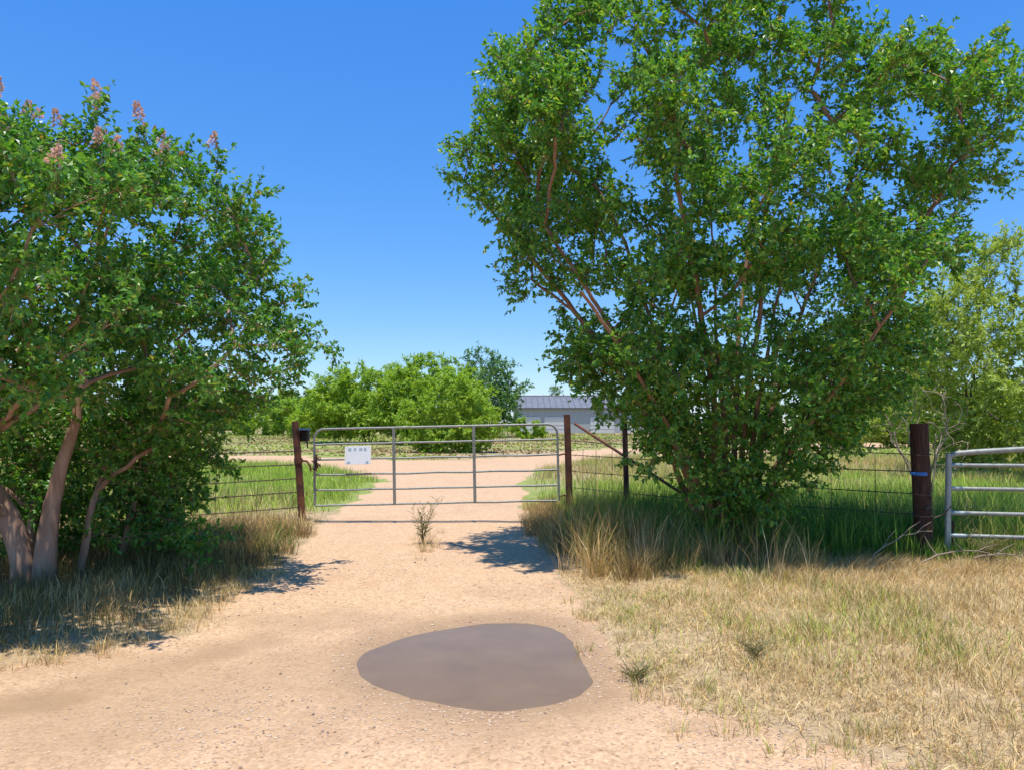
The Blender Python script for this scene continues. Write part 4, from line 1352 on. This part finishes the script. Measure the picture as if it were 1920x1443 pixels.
# ------------------------------------------------------------------ gravel, weeds and litter
def gravel():
    rg = np.random.default_rng(77)
    def acc(x, y):
        d, p = road_d(x, y), pud_d(x, y)
        v = smooth(0.25, -0.05, d) * smooth(0.0, 0.03, p)
        c = 0.12 + 0.9 * smooth(0.25, 0.0, p) + 0.8 * smooth(0.5, 0.68, fbm(x, y, 0.8, 91)) + 0.9 * smooth(0.6, 1.5, x) * smooth(4.9, 4.3, y) + 0.7 * smooth(-0.7, -0.1, d) * smooth(0, 1, x)
        return np.clip(v * c, 0, 1) * smooth(11, 6, y) * (1 - 0.85 * smooth(0.5, 0.15, ldist(x, y, DAMP)))
    x, y = scatter(-5, 4, 3.3, 10.5, 1500, acc, rg)
    n = len(x)
    s = 0.0036 + 0.0075 * rg.uniform(0, 1, n) ** 3.0
    s[rg.integers(0, n, 60)] *= 1.7
    base = np.array([(1, 0, 0), (0, 1, 0), (-1, 0, 0), (0, -1, 0), (0, 0, 0.62), (0, 0, -0.62)], float)
    tri = np.array([(0, 1, 4), (1, 2, 4), (2, 3, 4), (3, 0, 4), (1, 0, 5), (2, 1, 5), (3, 2, 5), (0, 3, 5)])
    a = rg.uniform(0, 6.3, n)
    R = np.zeros((n, 3, 3)); R[:, 0, 0] = np.cos(a); R[:, 0, 1] = -np.sin(a); R[:, 1, 0] = np.sin(a); R[:, 1, 1] = np.cos(a); R[:, 2, 2] = 1
    v = base[None] * rg.uniform(0.65, 1.35, (n, 6, 1)) * s[:, None, None]
    v = np.einsum('nij,nkj->nki', R, v)
    v += np.stack([x, y, ground_z(x, y) + s * 0.25], 1)[:, None]
    F = (np.arange(n) * 6)[:, None, None] + tri[None]
    k = NT('pebble')
    col = k.ramp(k.island(), [(0.0, (0.16, 0.12, 0.09)), (0.12, (0.42, 0.29, 0.20)), (0.45, (0.62, 0.45, 0.31)), (0.85, (0.58, 0.42, 0.28)), (1.0, (0.60, 0.47, 0.34))])
    mat = k.done(k.bsdf(Base_Color=col, Roughness=0.8, Specular_IOR_Level=0.3))
    tag(link('gravel', np_mesh('gravel', v.reshape(-1, 3), [F.reshape(-1, 3)], mat)), 'loose pale pebbles strewn over the driveway', 'gravel', None, 'stuff')
    print('gravel', n)
gravel()

def weed(cx, cy, h, nst, label, seed, mat_leaf, spread=0.35, leafL=0.035):
    rg = np.random.default_rng(seed)
    z0 = gz(cx, cy)
    root = empty('weed', (cx, cy, z0))
    LP, LD = [], []
    for i in range(nst):
        a = rg.uniform(0, 6.28)
        hh = h * rg.uniform(0.5, 1.05)
        sp = spread * rg.uniform(0.15, 1.0) * hh
        mb = MB()
        pts = []
        for t in np.linspace(0, 1, 6):
            pts.append((sp * t ** 1.5 * math.cos(a) + rg.normal(0, .006), sp * t ** 1.5 * math.sin(a) + rg.normal(0, .006), hh * t - 0.02 * (t == 0)))
        mb.tube(pts, [0.0045 - 0.0006 * q for q in range(6)], 5)
        for t in np.arange(0.25, 1.0, 0.09):
            j = min(int(t * 5), 4); f = t * 5 - j
            p = np.array(pts[j]) * (1 - f) + np.array(pts[j + 1]) * f
            b = rg.uniform(0, 6.28)
            d = np.array([math.cos(b), math.sin(b), rg.uniform(0.3, 1.0)]) * rg.uniform(0.05, 0.13)
            mb.tube([tuple(p), tuple(p + d)], 0.0018, 3)
            for q in np.linspace(0.2, 1, 5):
                LP.append(p + d * q); LD.append(d / np.linalg.norm(d) + rg.normal(0, 0.6, 3))
        mb.build('stem', M['weed_stem'], root, True)
    LP, LD = np.array(LP), norm(np.array(LD))
    n = len(LP)
    V, F = leaf_cards(LP, LD, norm(rg.normal(0, .5, (n, 3)) + np.array([0, 0, 1])), leafL * rg.uniform(.5, 1.1, n), leafL * .4 * rg.uniform(.6, 1, n))
    tag(link('leaves', np_mesh('leaves', V, [F], mat_leaf), root), kind='stuff')
    tag(root, label, 'weed')
M['weed_stem'] = plain('weed_stem', (0.27, 0.22, 0.09), 0.7, 0, 0.3)
M['weed_leaf'] = leaf_mat('weed_leaf', [(0.0, (0.13, 0.17, 0.04)), (0.6, (0.20, 0.22, 0.06)), (1.0, (0.34, 0.27, 0.11))], 0.3, 1.2, 0.6, 0.3)
weed(-1.21, 10.5, 0.60, 11, 'spindly weed standing in the middle of the driveway before the gate', 5, M['weed_leaf'], 0.4)
# dead grass at the foot of the weed, along the unworn middle of the drive
rg = np.random.default_rng(55)
x, y = scatter(-1.8, -0.6, 8.8, 13.0, 60, lambda x, y: np.exp(-((x + 1.18) / 0.16) ** 2) * np.exp(-((y - 10.3) / 0.8) ** 2), rg)
X, Y, a = tufted(x, y, 20, 0.08, rg)
n = len(X)
blades('sparse_grass', 'thin dry sprigs around the weed in the middle of the driveway', X, Y, rg.uniform(0.04, 0.16, n), rg.uniform(0.003, 0.006, n), palette([STRAW, PALE, OLIVE], [3, 2, 2], n, rg), rg.uniform(0.2, 0.9, n), rg, a)
weed(0.78, 4.98, 0.07, 7, 'low green weed at the right rim of the puddle', 6, M['weed_leaf'], 0.9, 0.022)
weed(1.65, 5.3, 0.09, 7, 'small dark green weed in the dry verge right of the puddle', 7, M['weed_leaf'], 0.8, 0.022)

weed(5.3, 8.62, 0.34, 14, 'dark scrubby weed in the straw just right of the wooden post', 8, M['weed_leaf'], 1.0, 0.03)

# fallen grey branches in the straw near the wooden post
for i, (p, q, lab) in enumerate([((3.9, 8.55, 0.10), (4.75, 8.75, 0.42), 'long bare dead branch leaning on the left of the wooden post'),
                                 ((4.3, 8.3, 0.12), (5.3, 8.45, 0.2), 'dead branch lying in the straw in front of the wooden post'),
                                 ((5.0, 8.5, 0.16), (5.75, 8.2, 0.1), 'dead branch lying in the straw right of the wooden post')]):
    mb = MB()
    p, q = Vector(p), Vector(q)
    rr = random.Random(i)
    ln = (q - p).length
    c = [p.lerp(q, t / 7) + Vector((rr.gauss(0, .02), rr.gauss(0, .02), 0.10 * math.sin(math.pi * t / 7))) - p for t in range(8)]
    mb.tube(c, [0.011 - 0.001 * t for t in range(8)], 6)
    for j in (2, 4, 5):
        d = Vector((rr.uniform(-.2, .2), rr.uniform(-.1, .1), rr.uniform(.05, .22)))
        mb.tube([c[j], c[j] + d * .5, c[j] + d + Vector((0.03, 0, -0.01))], [0.006, 0.005, 0.002], 5)
    o = mb.build('dead_branch', M['bark_greytwig'], None, True)
    o.location = p
    tag(o, lab, 'branch')
